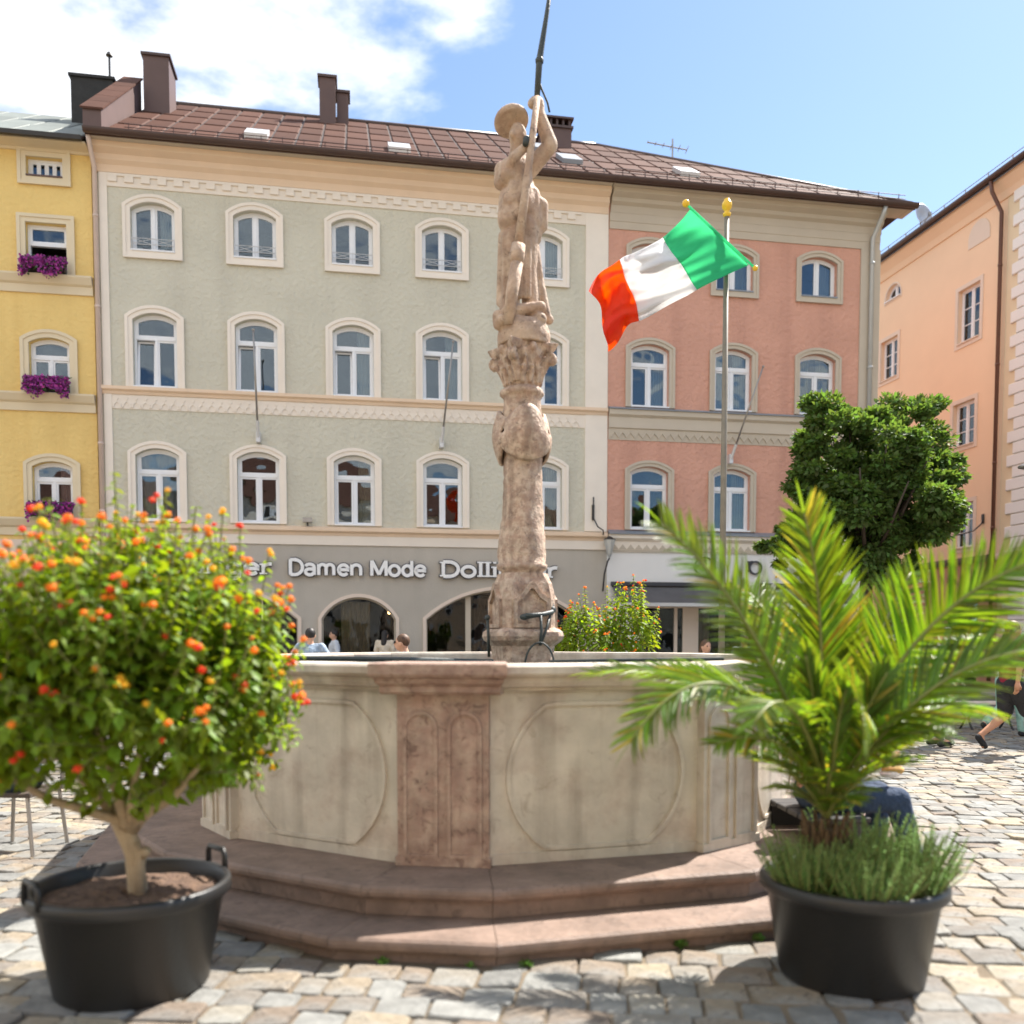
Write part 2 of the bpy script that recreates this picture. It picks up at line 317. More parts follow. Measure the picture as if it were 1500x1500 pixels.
def frame_mats(pos, dirs, ups, sc):     # y axis along dirs, z near ups
    pos = np.asarray(pos); y = np.asarray(dirs, float); y = y/np.linalg.norm(y, axis=1, keepdims=True)
    x = np.cross(y, ups); x /= np.linalg.norm(x, axis=1, keepdims=True)+1e-9; z = np.cross(x, y)
    sc = np.asarray(sc)[:, None]
    return np.stack([x*sc, y*sc, z*sc, pos], axis=2)
# ------------------------------------------------------------------ the facade row (one straight street line)
FO = Vector((-4.0, 22.6, 0)); FTH = math.atan2(1300, 7450)
FE = Vector((math.cos(FTH), math.sin(FTH), 0)); FN = Vector((-FE.y, FE.x, 0))
def fw(u, v, z): return FO + FE*u + FN*v + Vector((0, 0, z))     # v > 0 goes into the buildings
OO = Vector((15.14, 28.0, 0)); OTH = math.atan2(-1300, 230)
OE = Vector((math.cos(OTH), math.sin(OTH), 0)); ON = Vector((-OE.y, OE.x, 0))
def ow(u, v, z): return OO + OE*u + ON*v + Vector((0, 0, z))

def arch_outline(w, h, rise, off=0.0, n=10, closed_bottom=True):
    """outline of an opening w wide, h high (apex) with a segmental arch; origin bottom centre; off grows it outwards"""
    W = w/2; pts = []
    if rise <= 0:
        pts = [(-W-off, -off), (W+off, -off), (W+off, h+off), (-W-off, h+off)]
        return pts if closed_bottom else [(-W-off, 0), (-W-off, h+off), (W+off, h+off), (W+off, 0)]
    r = (W*W + rise*rise)/(2*rise); cz = h - r; Ro = r + off
    a1 = math.acos(min(1, (W+off)/Ro)); a2 = math.pi - a1
    arc = [(Ro*math.cos(a1+(a2-a1)*i/n), cz+Ro*math.sin(a1+(a2-a1)*i/n)) for i in range(n+1)]
    b = -off if closed_bottom else 0
    pts = [(-W-off, b), (W+off, b)] + arc
    if not closed_bottom: pts = [(W+off, 0)] + arc + [(-W-off, 0)]
    return pts
def arc_z(w, h, rise, x):
    if rise <= 0: return h
    r = (w*w/4 + rise*rise)/(2*rise); return h - r + math.sqrt(max(0, r*r - x*x))

def wall_mesh(u0, u1, z0, z1, ops, depth=9.0, reveal=0.30, top=True):
    """front at y=0 with openings (uc, zb, w, h, rise); other three sides closed"""
    mb = MB(); us = sorted({round(v, 4) for v in [u0, u1] + [o[0]-o[2]/2 for o in ops] + [o[0]+o[2]/2 for o in ops]})
    zs = sorted({round(v, 4) for v in [z0, z1] + [o[1] for o in ops] + [o[1]+o[3] for o in ops]})
    us = [u for u in us if u0 <= u <= u1]; zs = [z for z in zs if z0 <= z <= z1]
    for i in range(len(us)-1):
        for j in range(len(zs)-1):
            cu = (us[i]+us[i+1])/2; cz = (zs[j]+zs[j+1])/2
            if any(abs(cu-o[0]) < o[2]/2 and o[1] < cz < o[1]+o[3] for o in ops): continue
            mb.add([(us[i],0,zs[j]),(us[i+1],0,zs[j]),(us[i+1],0,zs[j+1]),(us[i],0,zs[j+1])], [(0,1,2,3)])
    for uc, zb, w_, h, rise in ops:
        ol = arch_outline(w_, h, rise)
        if rise > 0:
            arc = ol[2:]; n = len(arc)
            for k in range(n-1):
                a, b = arc[k], arc[k+1]
                mb.add([(uc+a[0],0,zb+a[1]),(uc+b[0],0,zb+b[1]),(uc+b[0],0,zb+h),(uc+a[0],0,zb+h)], [(0,3,2,1)])
        n = len(ol)
        mb.add([(uc+x,0,zb+z) for x,z in ol]+[(uc+x,reveal,zb+z) for x,z in ol], [(i,(i+1)%n,n+(i+1)%n,n+i) for i in range(n)])
    mb.add([(u0,0,z0),(u0,depth,z0),(u0,depth,z1),(u0,0,z1),(u1,0,z0),(u1,depth,z0),(u1,depth,z1),(u1,0,z1)],
           [(0,3,2,1),(4,5,6,7),(1,2,6,5)] + ([(2,3,7,6)] if top else []))
    return mb
WC = {}
def window(bld, uc, zb, w_, h, rise, kind, smat, sw=.15, closed=True, curtain=None, railing=False, yf=.13, open_sash=False, label=None, sur2=True, muntins=False, proud=.05, sill='pvc', tilt=False):
    """one window: the frame mesh is the part; panes, surround, interior etc. are its sub-parts"""
    key = (round(w_,3), round(h,3), round(rise,3), kind, muntins, yf)
    if key not in WC:
        mb = MB(); t = .055; left = None
        mb.ring(arch_outline(w_, h, rise, -t), arch_outline(w_, h, rise, -.002), yf, yf+.08)
        panes = []; W = w_/2; g = t+.045
        def sash(x0, x1, z0, z1, arched):
            # a sash frame and its pane polygon
            if arched and rise > 0:
                tops = [(x0+(x1-x0)*k/8) for k in range(9)]
                def poly(i): 
                    xs = [x0+i+(x1-x0-2*i)*k/8 for k in range(9)]
                    return [(x0+i, z0+i), (x1-i, z0+i)] + [(x, arc_z(w_, h, rise, x)-t-i) for x in reversed(xs)]
                inner = poly(.045); outer = poly(.0)
            else:
                inner = [(x0+.045,z0+.045),(x1-.045,z0+.045),(x1-.045,z1-.045),(x0+.045,z1-.045)]
                outer = [(x0,z0),(x1,z0),(x1,z1),(x0,z1)]
            mb.ring(inner, outer, yf+.012, yf+.07); panes.append([(x*1.0, z) for x, z in inner])
            if muntins:
                xs = [p[0] for p in inner]; zs_ = [p[1] for p in inner]
                for k in (1, 2):
                    z = min(zs_)+(max(zs_)-min(zs_))*k/3; mb.box(min(xs), max(xs), yf+.02, yf+.06, z-.014, z+.014)
        if kind == 'two':
            mb.box(-.03, .03, yf-.012, yf+.082, t, arc_z(w_,h,rise,0)-t); sash(-W+t, -.03, t, h-t, True); sash(.03, W-t, t, h-t, True)
        elif kind == 'three':
            zt = h*.68; mb.box(-W+t, W-t, yf-.012, yf+.082, zt-.035, zt+.035); mb.box(-.03, .03, yf-.01, yf+.081, t, zt-.035)
            left = (-W+t+.003, -.033, t+.003, zt-.038); sash(.03, W-t, t, zt-.035, False); sash(-W+t, W-t, zt+.035, h-t, True)
        elif kind == 'top_open':
            zt = h*.62; mb.box(-W+t, W-t, yf-.012, yf+.082, zt-.035, zt+.035); sash(-W+t, W-t, zt+.035, h-t, True)
        elif kind == 'four':
            for k in range(4): x0 = -W+t+(2*W-2*t)*k/4; sash(x0, x0+(2*W-2*t)/4, t, h-t, False)
        fr = mb.mesh('window', M['pvc'])
        pm = [MB().prism(p, yf+.035, yf+.041).mesh('pane', M['glass']) for p in panes]
        m2 = MB(); o1 = arch_outline(w_, h, rise, .004); n = len(o1); y1, y2 = yf+.083, 1.3
        m2.add([(x,y1,z) for x,z in o1]+[(x,y2,z) for x,z in o1], [(i,(i+1)%n,n+(i+1)%n,n+i) for i in range(n)]+[tuple(n+i for i in range(n))])
        lf = None
        if left:                                         # the lower left casement is a piece of its own so that it can stand tilted
            x0, x1, z0_, z1_ = left; hh_ = z1_-z0_; i_ = .045
            lf = (MB().ring([(x0+i_,i_),(x1-i_,i_),(x1-i_,hh_-i_),(x0+i_,hh_-i_)], [(x0,0),(x1,0),(x1,hh_),(x0,hh_)], -.03, .028).mesh('casement', M['pvc']),
                  MB().prism([(x0+i_,i_),(x1-i_,i_),(x1-i_,hh_-i_),(x0+i_,hh_-i_)], -.007, -.001).mesh('pane', M['glass']), z0_)
        WC[key] = (fr, pm, m2.mesh('interior', M['dark_room']), lf)
    fr, pm, im, lf = WC[key]
    o = inst(fr, 'window', bld, (uc, 0, zb))
    if label: o['label'] = label
    for p in pm: inst(p, 'pane', o)
    if lf:
        for me_, nm_ in ((lf[0], 'casement'), (lf[1], 'pane')): inst(me_, nm_, o, (0, yf+.042, lf[2]), (-R(5.5) if tilt else 0, 0, 0))
    inst(im, 'interior', o)
    if smat:
        k2 = ('s', round(w_,3), round(h,3), round(rise,3), smat, sw, closed, proud)
        if k2 not in WC:
            mb = MB()
            mb.ring(arch_outline(w_,h,rise,.0,closed_bottom=closed), arch_outline(w_,h,rise,sw,closed_bottom=closed), -proud, .0, closed)
            if sur2: mb.ring(arch_outline(w_,h,rise,sw*.62,closed_bottom=closed), arch_outline(w_,h,rise,sw+.012,closed_bottom=closed), -proud-.025, -proud+.01, closed)
            WC[k2] = mb.mesh('surround', M[smat])
        inst(WC[k2], 'surround', o)
    k3 = ('sill', round(w_,3), sill)
    if k3 not in WC: WC[k3] = MB().box(-w_/2+.004, w_/2-.004, -.075, yf, -.0, .035).mesh('sill', M[sill])
    inst(WC[k3], 'sill', o)
    if curtain:
        cm, sides = curtain
        for sgn in sides:
            mb = MB(); x0, x1 = (-w_/2+.06, -w_/2+.06+w_*.34) if sgn < 0 else (w_/2-.06-w_*.34, w_/2-.06)
            if sgn == 0: x0, x1 = -w_/2+.06, w_/2-.06
            n = 28; hh = h-rise-.1; ph = random.random()*6
            pts = [(x0+(x1-x0)*i/n, yf+.16+.022*math.sin(i*1.25+ph)) for i in range(n+1)]
            vs = [(x,y,.03) for x,y in pts]+[(x,y,hh+ (arc_z(w_,h,rise,x)-hh)*.95) for x,y in pts]
            mb.add(vs, [(i,i+1,n+2+i,n+1+i) for i in range(n)]); mb.obj('curtain', M[cm], o, smooth=True)
    if railing:
        if ('r', w_) not in WC:
            mb = MB(); W = w_/2-.02
            for z in (.16, .30): mb.tube([(-W,-.03,z),(W,-.03,z)], .008, 5)
            for x0, x1 in ((-W, 0), (0, W)):
                mb.tube([(x0,-.03,.16),(x1,-.03,.30)], .006, 5); mb.tube([(x0,-.03,.30),(x1,-.03,.16)], .006, 5)
            for x in (-W, 0, W): mb.tube([(x,-.03,.04),(x,-.03,.32)], .008, 5)
            WC[('r', w_)] = mb.mesh('railing', M['silver'])
        inst(WC[('r', w_)], 'railing', o)
    return o
def pipe_run(bld, pts, r, m, name='downpipe', rings=()):
    mb = MB(); mb.tube(pts, r, 10)
    for z in rings: mb.lathe([(r+.014, z-.03), (r+.014, z+.03)], (pts[-1][0], pts[-1][1], 0), 10)
    return mb.obj(name, M[m], bld, smooth=True)
def profile_x(bld, name, u0, u1, prof, m):          # moulding run along the facade: prof = [(y, z)...] closed polygon
    n = len(prof); mb = MB(); mb.add([(u0,y,z) for y,z in prof]+[(u1,y,z) for y,z in prof],
        [tuple(range(n-1,-1,-1)), tuple(range(n,2*n))]+[(i,(i+1)%n,n+(i+1)%n,n+i) for i in range(n)])
    return mb.obj(name, M[m], bld)

# ================= grey-green house with the dress shop
SHOP_OPS = [(.11, .12, 1.86, 2.47, .55), (3.865, .12, 4.10, 2.70, .78), (-3.35, .12, 3.9, 2.66, .75)]
gb = thing('town_house', 'pale grey green house with cream arched window surrounds and a brown metal roof', 'house', FO, FTH)
GC = [-4.67, -2.31, .03, 2.26, 4.88]
ops = []
for u in GC: ops += [(u, 10.79, 1.01, 1.16, .17), (u, 7.585, 1.01, 1.77, .17), (u, 4.385, 1.01, 1.76, .17)]
wm = wall_mesh(-5.98, 6.62, 3.89, 13.15, ops)
wm.obj('wall', M['plaster_grey'], gb)
wall_mesh(-5.98, 6.62, 0, 3.89, SHOP_OPS, 8.9, top=False).obj('shop_wall', M['plaster_shop'], gb)
cur_g = [('curtain', (1,)), None, None, None, ('curtain', (1,))]
for i, u in enumerate(GC):
    window(gb, u, 10.79, 1.01, 1.16, .17, 'two', 'plaster_peach', .16, True, cur_g[i], railing=True)
    window(gb, u, 7.585, 1.01, 1.77, .17, 'three', 'plaster_peach', .16, False, [None, None, ('curtain', (1,)), ('curtain', (1,)), None][i], tilt=i < 4)
    window(gb, u, 4.385, 1.01, 1.76, .17, 'three', 'plaster_peach', .16, False, [('curtain', (0,)), None, ('curtain_beige', (1,)), None, ('curtain_beige', (1,))][i])
profile_x(gb, 'cornice', -5.97, 6.60, [(0,12.56),(-.05,12.56),(-.07,12.72),(-.16,12.80),(-.18,12.92),(-.34,13.0),(-.36,13.12),(0,13.12)], 'plaster_ledge')
profile_x(gb, 'cornice_band', -5.68, 6.0, [(0,12.25),(-.03,12.25),(-.035,12.558),(0,12.558)], 'plaster_cream')
dm = MB().box(-.10, .10, -.075, -.036, 0, .13).box(-.10, .27, -.075, -.036, .131, .19).mesh('dentil', M['plaster_peach'])
for k in range(31): inst(dm, 'dentil', gb, (-5.55+k*.372, 0, 12.35))
profile_x(gb, 'string_course', -5.97, 6.60, [(0,7.40),(-.05,7.40),(-.07,7.46),(-.13,7.50),(-.13,7.575),(0,7.582)], 'plaster_ledge')
profile_x(gb, 'frieze', -5.68, 6.0, [(0,7.06),(-.022,7.06),(-.022,7.398),(0,7.398)], 'plaster_cream')
sm = MB()
arc = [(-.10+.2*k/8, .0) for k in range(9)]
inn = [(-.075, 0), (-.06, .07), (0, .125), (.06, .07), (.075, 0)]; oun = [(-.105, 0), (-.09, .085), (0, .16), (.09, .085), (.105, 0)]
sm.ring(inn, oun, -.045, -.023, False); sm.prism([(0,.17),(.04,.215),(0,.26),(-.04,.215)], -.042, -.023)
sm = sm.mesh('scallop', M['plaster_peach'])
for k in range(53): inst(sm, 'scallop', gb, (-5.56+k*.2175, 0, 7.09))
profile_x(gb, 'shop_ledge', -5.97, 6.60, [(0,4.12),(-.05,4.12),(-.07,4.18),(-.15,4.23),(-.15,4.315),(0,4.36)], 'plaster_ledge')
profile_x(gb, 'shop_cornice', -5.97, 6.60, [(0,3.89),(-.04,3.89),(-.045,4.118),(0,4.118)], 'plaster_cream')
for u0, u1 in ((-5.86, -5.68), (6.0, 6.6)):
    for z0, z1 in ((4.37, 7.398), (7.59, 12.555)): MB().box(u0, u1, -.04, 0, z0, z1).obj('pilaster', M['plaster_peach'], gb)
# shop windows
for i, (uc, zb, w_, h, rise) in enumerate(SHOP_OPS):
    mb = MB(); mb.ring(arch_outline(w_,h,rise,0,16,False), arch_outline(w_,h,rise,.085,16,False), -.045, .0, False)
    o = mb.obj('shop_window', M['plaster_pale'], gb)
    o.location = (uc, 0, zb)
    mb = MB(); mb.ring(arch_outline(w_,h,rise,-.04,16), arch_outline(w_,h,rise,-.002,16), .14, .2)
    if i: 
        x = -w_/2+w_*.27 if i == 1 else 0
        mb.box(x-.07, x+.07, .15, .22, .04, arc_z(w_, h, rise, x)-.04); mb.box(x+1.05, x+1.09, .15, .21, .04, arc_z(w_, h, rise, x+1.07)-.04)
    mb.obj('frame', M['plaster_stone'], o)
    MB().prism(arch_outline(w_,h,rise,-.045,16), .165, .173).obj('pane', M['glass_dark'], o)
    ol = arch_outline(w_,h,rise,.004,16); n = len(ol); mb = MB()
    mb.add([(x,.301,z) for x,z in ol]+[(x,3.2,z) for x,z in ol], [(k,(k+1)%n,n+(k+1)%n,n+k) for k in range(n)]+[tuple(n+k for k in range(n))])
    mb.obj('interior', M['dark_room'], o)
def drape(bld_o, x0, x1, z0, z1, y, m, n=40):
    mb = MB(); pts = [(x0+(x1-x0)*i/n, y+.03*math.sin(i*1.3)+.012*math.sin(i*2.9)) for i in range(n+1)]
    mb.add([(x,y_,z0) for x,y_ in pts]+[(x,y_,z1) for x,y_ in pts], [(i,i+1,n+2+i,n+1+i) for i in range(n)])
    return mb.obj('curtain', M[m], bld_o, smooth=True)
sw_ = [o for o in gb.children if o.name.startswith('shop_window')]
drape(sw_[0], -.45, .28, .02, 2.36, .31, 'curtain_beige')
drape(sw_[1], -.55, .55, .02, 2.55, 1.9, 'chimney'); 
M['lamp_glow'] = bpy.data.materials.new('lamp_glow'); M['lamp_glow'].use_nodes = True
_b = M['lamp_glow'].node_tree.nodes['Principled BSDF']; _b.inputs['Emission Color'].default_value = (1, .6, .25, 1); _b.inputs['Emission Strength'].default_value = 6
tag(MB().sphere((0,0,0), .045, 12, 8).obj('ceiling_spot', M['lamp_glow'], None, fw(.90, .5, 2.22), True), 'small glowing round lamp inside the arched shop window, upper right', 'lamp')

# --- shop lettering, drawn with strokes
def ell(cx_, cy_, rx, ry, a0, a1, n=14): return [(cx_+rx*math.cos(R(a0+(a1-a0)*i/n)), cy_+ry*math.sin(R(a0+(a1-a0)*i/n))) for i in range(n+1)]
GL = {
 'D': (1.12, [[(.12,0),(.12,1.4)], [(.12,1.38),(.45,1.38)]+ell(.45,.7,.55,.68,90,-90)+[(.12,.02)]], [(.12,0),(.12,1.4)]),
 'M': (1.35, [[(.12,0),(.12,1.4)],[(.14,1.38),(.66,.1)],[(.66,.1),(1.18,1.38)],[(1.2,1.4),(1.2,0)]], []),
 'a': (.95, [ell(.42,.72,.32,.27,165,0,8)+[(.74,0)], ell(.42,.28,.32,.27,60,300)+[(.72,.2)], [(.5,.55),(.74,.55)]], []),
 'm': (1.5, [[(.12,0),(.12,1)], [(.12,.6)]+ell(.40,.66,.27,.32,180,0,8)+[(.67,0)], [(.67,.6)]+ell(.95,.66,.28,.32,180,0,8)+[(1.23,0)]], [(.12,0),(.67,0),(1.23,0),(.12,1)]),
 'n': (1.0, [[(.12,0),(.12,1)], [(.12,.6)]+ell(.46,.64,.33,.34,180,0,8)+[(.79,0)]], [(.12,0),(.79,0),(.12,1)]),
 'e': (.95, [[(.1,.52),(.82,.52)]+ell(.46,.5,.37,.47,0,320)], []),
 'o': (1.0, [ell(.48,.5,.38,.47,0,360,20)], []),
 'd': (1.0, [ell(.45,.5,.34,.46,0,360,20), [(.8,0),(.8,1.42)]], [(.8,1.42),(.8,0)]),
 'l': (.42, [[(.2,0),(.2,1.45)]], [(.2,0),(.2,1.45)]),
 'i': (.42, [[(.2,0),(.2,1)], [(.2,1.28),(.2,1.44)]], [(.2,0),(.2,1)]),
 'g': (.98, [ell(.44,.52,.33,.42,0,360,20), [(.77,.95),(.77,-.1)]+ell(.44,-.12,.33,.28,0,-150,8)], []),
 'r': (.68, [[(.15,0),(.15,1)], [(.15,.55)]+ell(.5,.62,.33,.34,175,70,7)], [(.15,0),(.15,1)]),
 'C': (1.3, [ell(.7,.7,.6,.68,50,310,24)], []), 'O': (1.4, [ell(.7,.7,.62,.62,0,360,32)], []), ' ': (.5, [], [])}
def stroke(mb, pts, t, y0, y1):
    n = len(pts); closed = math.dist(pts[0], pts[-1]) < 1e-4
    Lf = []; Rt = []
    for i in range(n):
        a = pts[i-1] if i > 0 else (pts[-2] if closed else None); b = pts[i+1] if i < n-1 else (pts[1] if closed else None)
        d1 = (pts[i][0]-a[0], pts[i][1]-a[1]) if a else None; d2 = (b[0]-pts[i][0], b[1]-pts[i][1]) if b else None
        d1 = d1 or d2; d2 = d2 or d1
        l1 = math.hypot(*d1) or 1; l2 = math.hypot(*d2) or 1
        n1 = (-d1[1]/l1, d1[0]/l1); n2 = (-d2[1]/l2, d2[0]/l2); nx, ny = n1[0]+n2[0], n1[1]+n2[1]; q = math.hypot(nx, ny) or 1
        nx, ny = nx/q, ny/q; k = t/max(.80, nx*n1[0]+ny*n1[1])
        Lf.append((pts[i][0]+nx*k, pts[i][1]+ny*k)); Rt.append((pts[i][0]-nx*k, pts[i][1]-ny*k))
    mb.ring(Rt, Lf, y0, y1, False)
def lettering(name, label, text, u0, u1, zb, size, t, serif, squeeze=1.0, face='sign_face', side='sign_dark', cat='sign'):
    adv = sum(GL[c][0] for c in text); sx = (u1-u0)/adv
    root = thing(name, label, cat, fw(u0, -.1, zb), FTH)
    x = 0
    for c in text:
        wd, strokes, ends = GL[c]
        if strokes:
            mb = MB()
            for qi, s in enumerate(strokes): stroke(mb, [(px_*sx, pz*size) for px_, pz in s], t, -.03-.0008*qi, 0)
            if serif:
                for ex, ez in ends:
                    zc = ez*size + (.5*t if ez < .1 else -.5*t); mb.box(ex*sx-t*2.1, ex*sx+t*2.1, -.0297, -.0003, zc-t*.45, zc+t*.45)
            mb.cur = 1  # wider dark strokes behind each letter stand in for its shadow
            for qi, s in enumerate(strokes): stroke(mb, [(px_*sx, pz*size) for px_, pz in s], t*1.55, .0005+.0008*qi, .05)
            if serif:
                for ex, ez in ends:
                    zc = ez*size + (.5*t if ez < .1 else -.5*t); mb.box(ex*sx-t*2.5, ex*sx+t*2.5, .0008, .0497, zc-t*.8, zc+t*.8)
            mb.obj('letter', [M[face], M[side]], root, (x*sx, 0, 0))
        x += wd
    return root
lettering('shop_sign', 'raised pale lettering with dark shadow backing reading Damen Mode on the grey shop wall', 'Damen Mode', -1.60, 1.83, 3.13, .272, .041, False)
lettering('shop_sign', 'raised slab serif lettering above the large arch, partly hidden behind the fountain column', 'Dollinger', 2.20, 5.27, 3.13, .272, .044, True)
lettering('shop_sign', 'raised slab serif lettering on the left of the shop front, mostly behind the lantana', 'Dollinger', -5.05, -1.98, 3.13, .272, .044, True)

# ================= pink house
pb = thing('town_house', 'salmon pink stucco house with grey stone surrounds above a white shop front', 'house', FO, FTH)
PC = [7.77, 10.11, 12.56]; ops = []
for u in PC: ops += [(u, 10.83, 1.06, 1.08, .16), (u, 7.66, 1.06, 1.66, .16), (u, 4.44, 1.06, 1.68, .16)]
wall_mesh(6.62, 14.33, 3.85, 13.15, ops).obj('wall', M['plaster_pink'], pb)
PSHOP = [(9.55, .05, 3.9, 2.36, 0), (12.6, .05, 2.3, 2.36, 0)]
wall_mesh(6.62, 14.33, 0, 3.85, PSHOP, 8.9, top=False).obj('shop_wall', M['plaster_white'], pb)
for i, u in enumerate(PC):
    window(pb, u, 10.83, 1.06, 1.08, .16, 'two', 'plaster_stone', .14, True, [None, ('curtain', (1,)), ('curtain', (1,))][i], sill='ledge_blue')
    window(pb, u, 7.66, 1.06, 1.66, .16, 'three', 'plaster_stone', .14, False, [('curtain', (1,)), ('curtain', (-1, 1)), ('curtain_beige', (-1, 1))][i])
    window(pb, u, 4.44, 1.06, 1.68, .16, 'three', 'plaster_stone', .14, False, [None, ('curtain_beige', (1,)), None][i])
profile_x(pb, 'cornice', 6.66, 14.36, [(0,12.62),(-.06,12.62),(-.07,12.80),(-.17,12.86),(-.19,12.95),(-.35,13.02),(-.37,13.12),(0,13.12)], 'plaster_stone')
profile_x(pb, 'cornice_band', 6.64, 14.34, [(0,12.22),(-.03,12.22),(-.04,12.40),(-.055,12.41),(-.055,12.618),(0,12.618)], 'plaster_stone')
for z0, z1 in ((4.43, 6.79), (7.66, 12.218)): MB().box(13.78, 14.36, -.045, 0, z0, z1).obj('pilaster', M['plaster_stone'], pb)
profile_x(pb, 'window_ledge', 6.64, 14.34, [(0,7.57),(-.16,7.57),(-.16,7.60),(0,7.655)], 'ledge_blue')
profile_x(pb, 'string_course', 6.64, 14.34, [(0,6.79),(-.02,6.79),(-.03,7.08),(-.07,7.10),(-.05,7.38),(-.12,7.44),(-.12,7.568),(0,7.568)], 'plaster_stone')
zg = MB()
zg.ring([(-.11,.0),(0,.14),(.11,.0)], [(-.11,.05),(0,.19),(.11,.05)], -.055, -.02, False); zg = zg.mesh('zigzag', M['plaster_stone'])
for k in range(33): inst(zg, 'zigzag', pb, (6.80+k*.22, 0, 6.84))
profile_x(pb, 'shop_ledge', 6.64, 14.34, [(0,4.30),(-.20,4.30),(-.20,4.33),(0,4.43)], 'ledge_blue')
profile_x(pb, 'shop_cornice', 6.64, 14.34, [(0,3.90),(-.03,3.90),(-.03,4.12),(-.14,4.20),(-.14,4.298),(0,4.298)], 'plaster_cream')
tg = MB().prism([(-.105,0),(.105,0),(0,.13)], -.05, -.031).mesh('triangle_ornament', M['plaster_stone'])
for k in range(34): inst(tg, 'triangle_ornament', pb, (6.82+k*.222, 0, 3.915))
profile_x(pb, 'shop_moulding', 6.64, 14.34, [(0,3.85),(-.045,3.85),(-.045,3.898),(0,3.898)], 'plaster_stone')
for (uc, zb, w_, h, _), xs in zip(PSHOP, ([-.35, -.95, .35, 1.0, 1.45], [0])):
    mb = MB(); mb.ring(arch_outline(w_,h,0,-.05), arch_outline(w_,h,0,-.002), .1, .2)
    for x in xs: mb.box(x-.045, x+.045, .1, .2, .05, h-.05)
    if len(xs) > 1: mb.box(-.75, -.38, .105, .195, .05, h-.05)
    o = mb.obj('shop_window', M['plaster_pale'], pb, (uc, 0, zb))
    MB().prism(arch_outline(w_,h,0,-.05), .14, .148).obj('pane', M['glass_dark'], o)
    ol = arch_outline(w_,h,0,.004); n = 4; mb = MB()
    mb.add([(x,.301,z) for x,z in ol]+[(x,3.0,z) for x,z in ol], [(k,(k+1)%n,n+(k+1)%n,n+k) for k in range(n)]+[tuple(n+k for k in range(n))])
    mb.obj('interior', M['dark_room'], o)
    drape(o, -.1, .35, .02, 2.2, .9, 'curtain_beige', 16) if w_ > 3 else None
ls = thing('shop_sign', 'thin dark ring shaped letters on the white shop front', 'sign', fw(9.0, -.06, 3.25), FTH)
for c, x, s, sx_ in (('C', .02, .36, .46), ('r', 1.55, .30, .30), ('O', 1.62, .27, .27)):
    mb = MB()
    for st in GL[c][1]: stroke(mb, [(px_*sx_, pz*s) for px_, pz in st], .022, -.02, .03)
    mb.obj('letter', M['sign_dark'], ls, (x, 0, -.02 if c == 'C' else (.10 if c == 'r' else .03)))
MB().sphere((2.42, 0, -.02), .035, 8, 6).obj('logo_dot', M['brass'], ls)
def awning(u0, u1, zt, drop, outv, label):
    t = thing('awning', label, 'awning', fw(u0, -.02, zt), FTH, 'grey shop awnings')
    W = u1-u0; mb = MB(); n = 10
    for k in range(n+1): pass
    vs = []; th_ = .012
    for k in range(n+1):
        x = W*k/n; sag = .02*math.sin(k*math.pi)
        vs += [(x,0,0),(x,-outv,-drop),(x,-outv,-drop-th_),(x,0,-th_)]
    fs = []
    for k in range(n):
        b = 4*k; fs += [(b,b+1,b+5,b+4),(b+1,b+2,b+6,b+5),(b+2,b+3,b+7,b+6),(b+3,b,b+4,b+7)]
    fs += [(0,3,2,1),(4*n,4*n+1,4*n+2,4*n+3)]
    mb.add(vs, fs); mb.obj('awning_cloth', M['awning'], t)
    MB().box(-.02, W+.02, -outv-.06, -outv-.001, -drop-.07, -drop+.02).obj('front_rail', M['silver'], t)
    for x in (.08, W/2, W-.08):
        MB().tube([(x,-.02,-.15),(x,-outv*.55,-drop*.9-.02),(x,-outv+.02,-drop-.03)], .016, 6).obj('support_arm', M['silver'], t)
    MB().box(-.03, W+.03, -.10, .0, .0, .10).obj('awning_case', M['sign_dark'], t)
    return t
awning(6.75, 10.15, 2.95, .50, .75, 'wide dark grey awning over the left half of the white shop front')
awning(11.0, 13.6, 2.95, .50, .75, 'dark grey awning on the right part of the white shop front, behind the palm')

# ================= shared roof form: eave at v=-.55, ridge at v=5.4
ZE, ZR, VE, VR = 13.24, 17.27, -.55, 5.4
def roof_z(v): return ZE + (ZR-ZE)*(v-VE)/(VR-VE)
def roof_slab(bld, u0, u1, hip=None):
    mb = MB()
    if hip is None:
        P = [(u0,VE),(u1,VE),(u1,VR),(u0,VR)]
    else: P = [(u0,VE),(u1,VE),(hip,VR),(u0,VR)]
    vs = [(u,v,roof_z(v)) for u,v in P]; vs += [(x,y,z-.12) for x,y,z in vs]
    mb.add(vs, [(0,1,2,3),(7,6,5,4)]+[(i,4+i,4+(i+1)%4,(i+1)%4) for i in range(4)])
    b = VR*2-VE; bs = [(u0,VR,ZR),(hip or u1,VR,ZR),(u1,b,ZE),(u0,b,ZE)]
    mb.add(bs+[(x,y,z-.12) for x,y,z in bs], [(0,1,2,3),(7,6,5,4)]+[(i,4+i,4+(i+1)%4,(i+1)%4) for i in range(4)])
    if hip is not None:
        hs = [(u1,VE,ZE),(u1,b,ZE),(hip,VR,ZR)]; mb.add(hs+[(x-.1,y,z-.12) for x,y,z in hs], [(0,1,2),(5,4,3)])
    return mb.obj('roof', M['roof_under'], bld)
def clip_poly(P, f):     # keep f>=0
    o = []
    for i in range(len(P)):
        a, b = P[i], P[(i+1)%len(P)]; fa, fb = f(a), f(b)
        if fa >= 0: o.append(a)
        if (fa >= 0) != (fb >= 0): t = fa/(fa-fb); o.append((a[0]+(b[0]-a[0])*t, a[1]+(b[1]-a[1])*t))
    return o
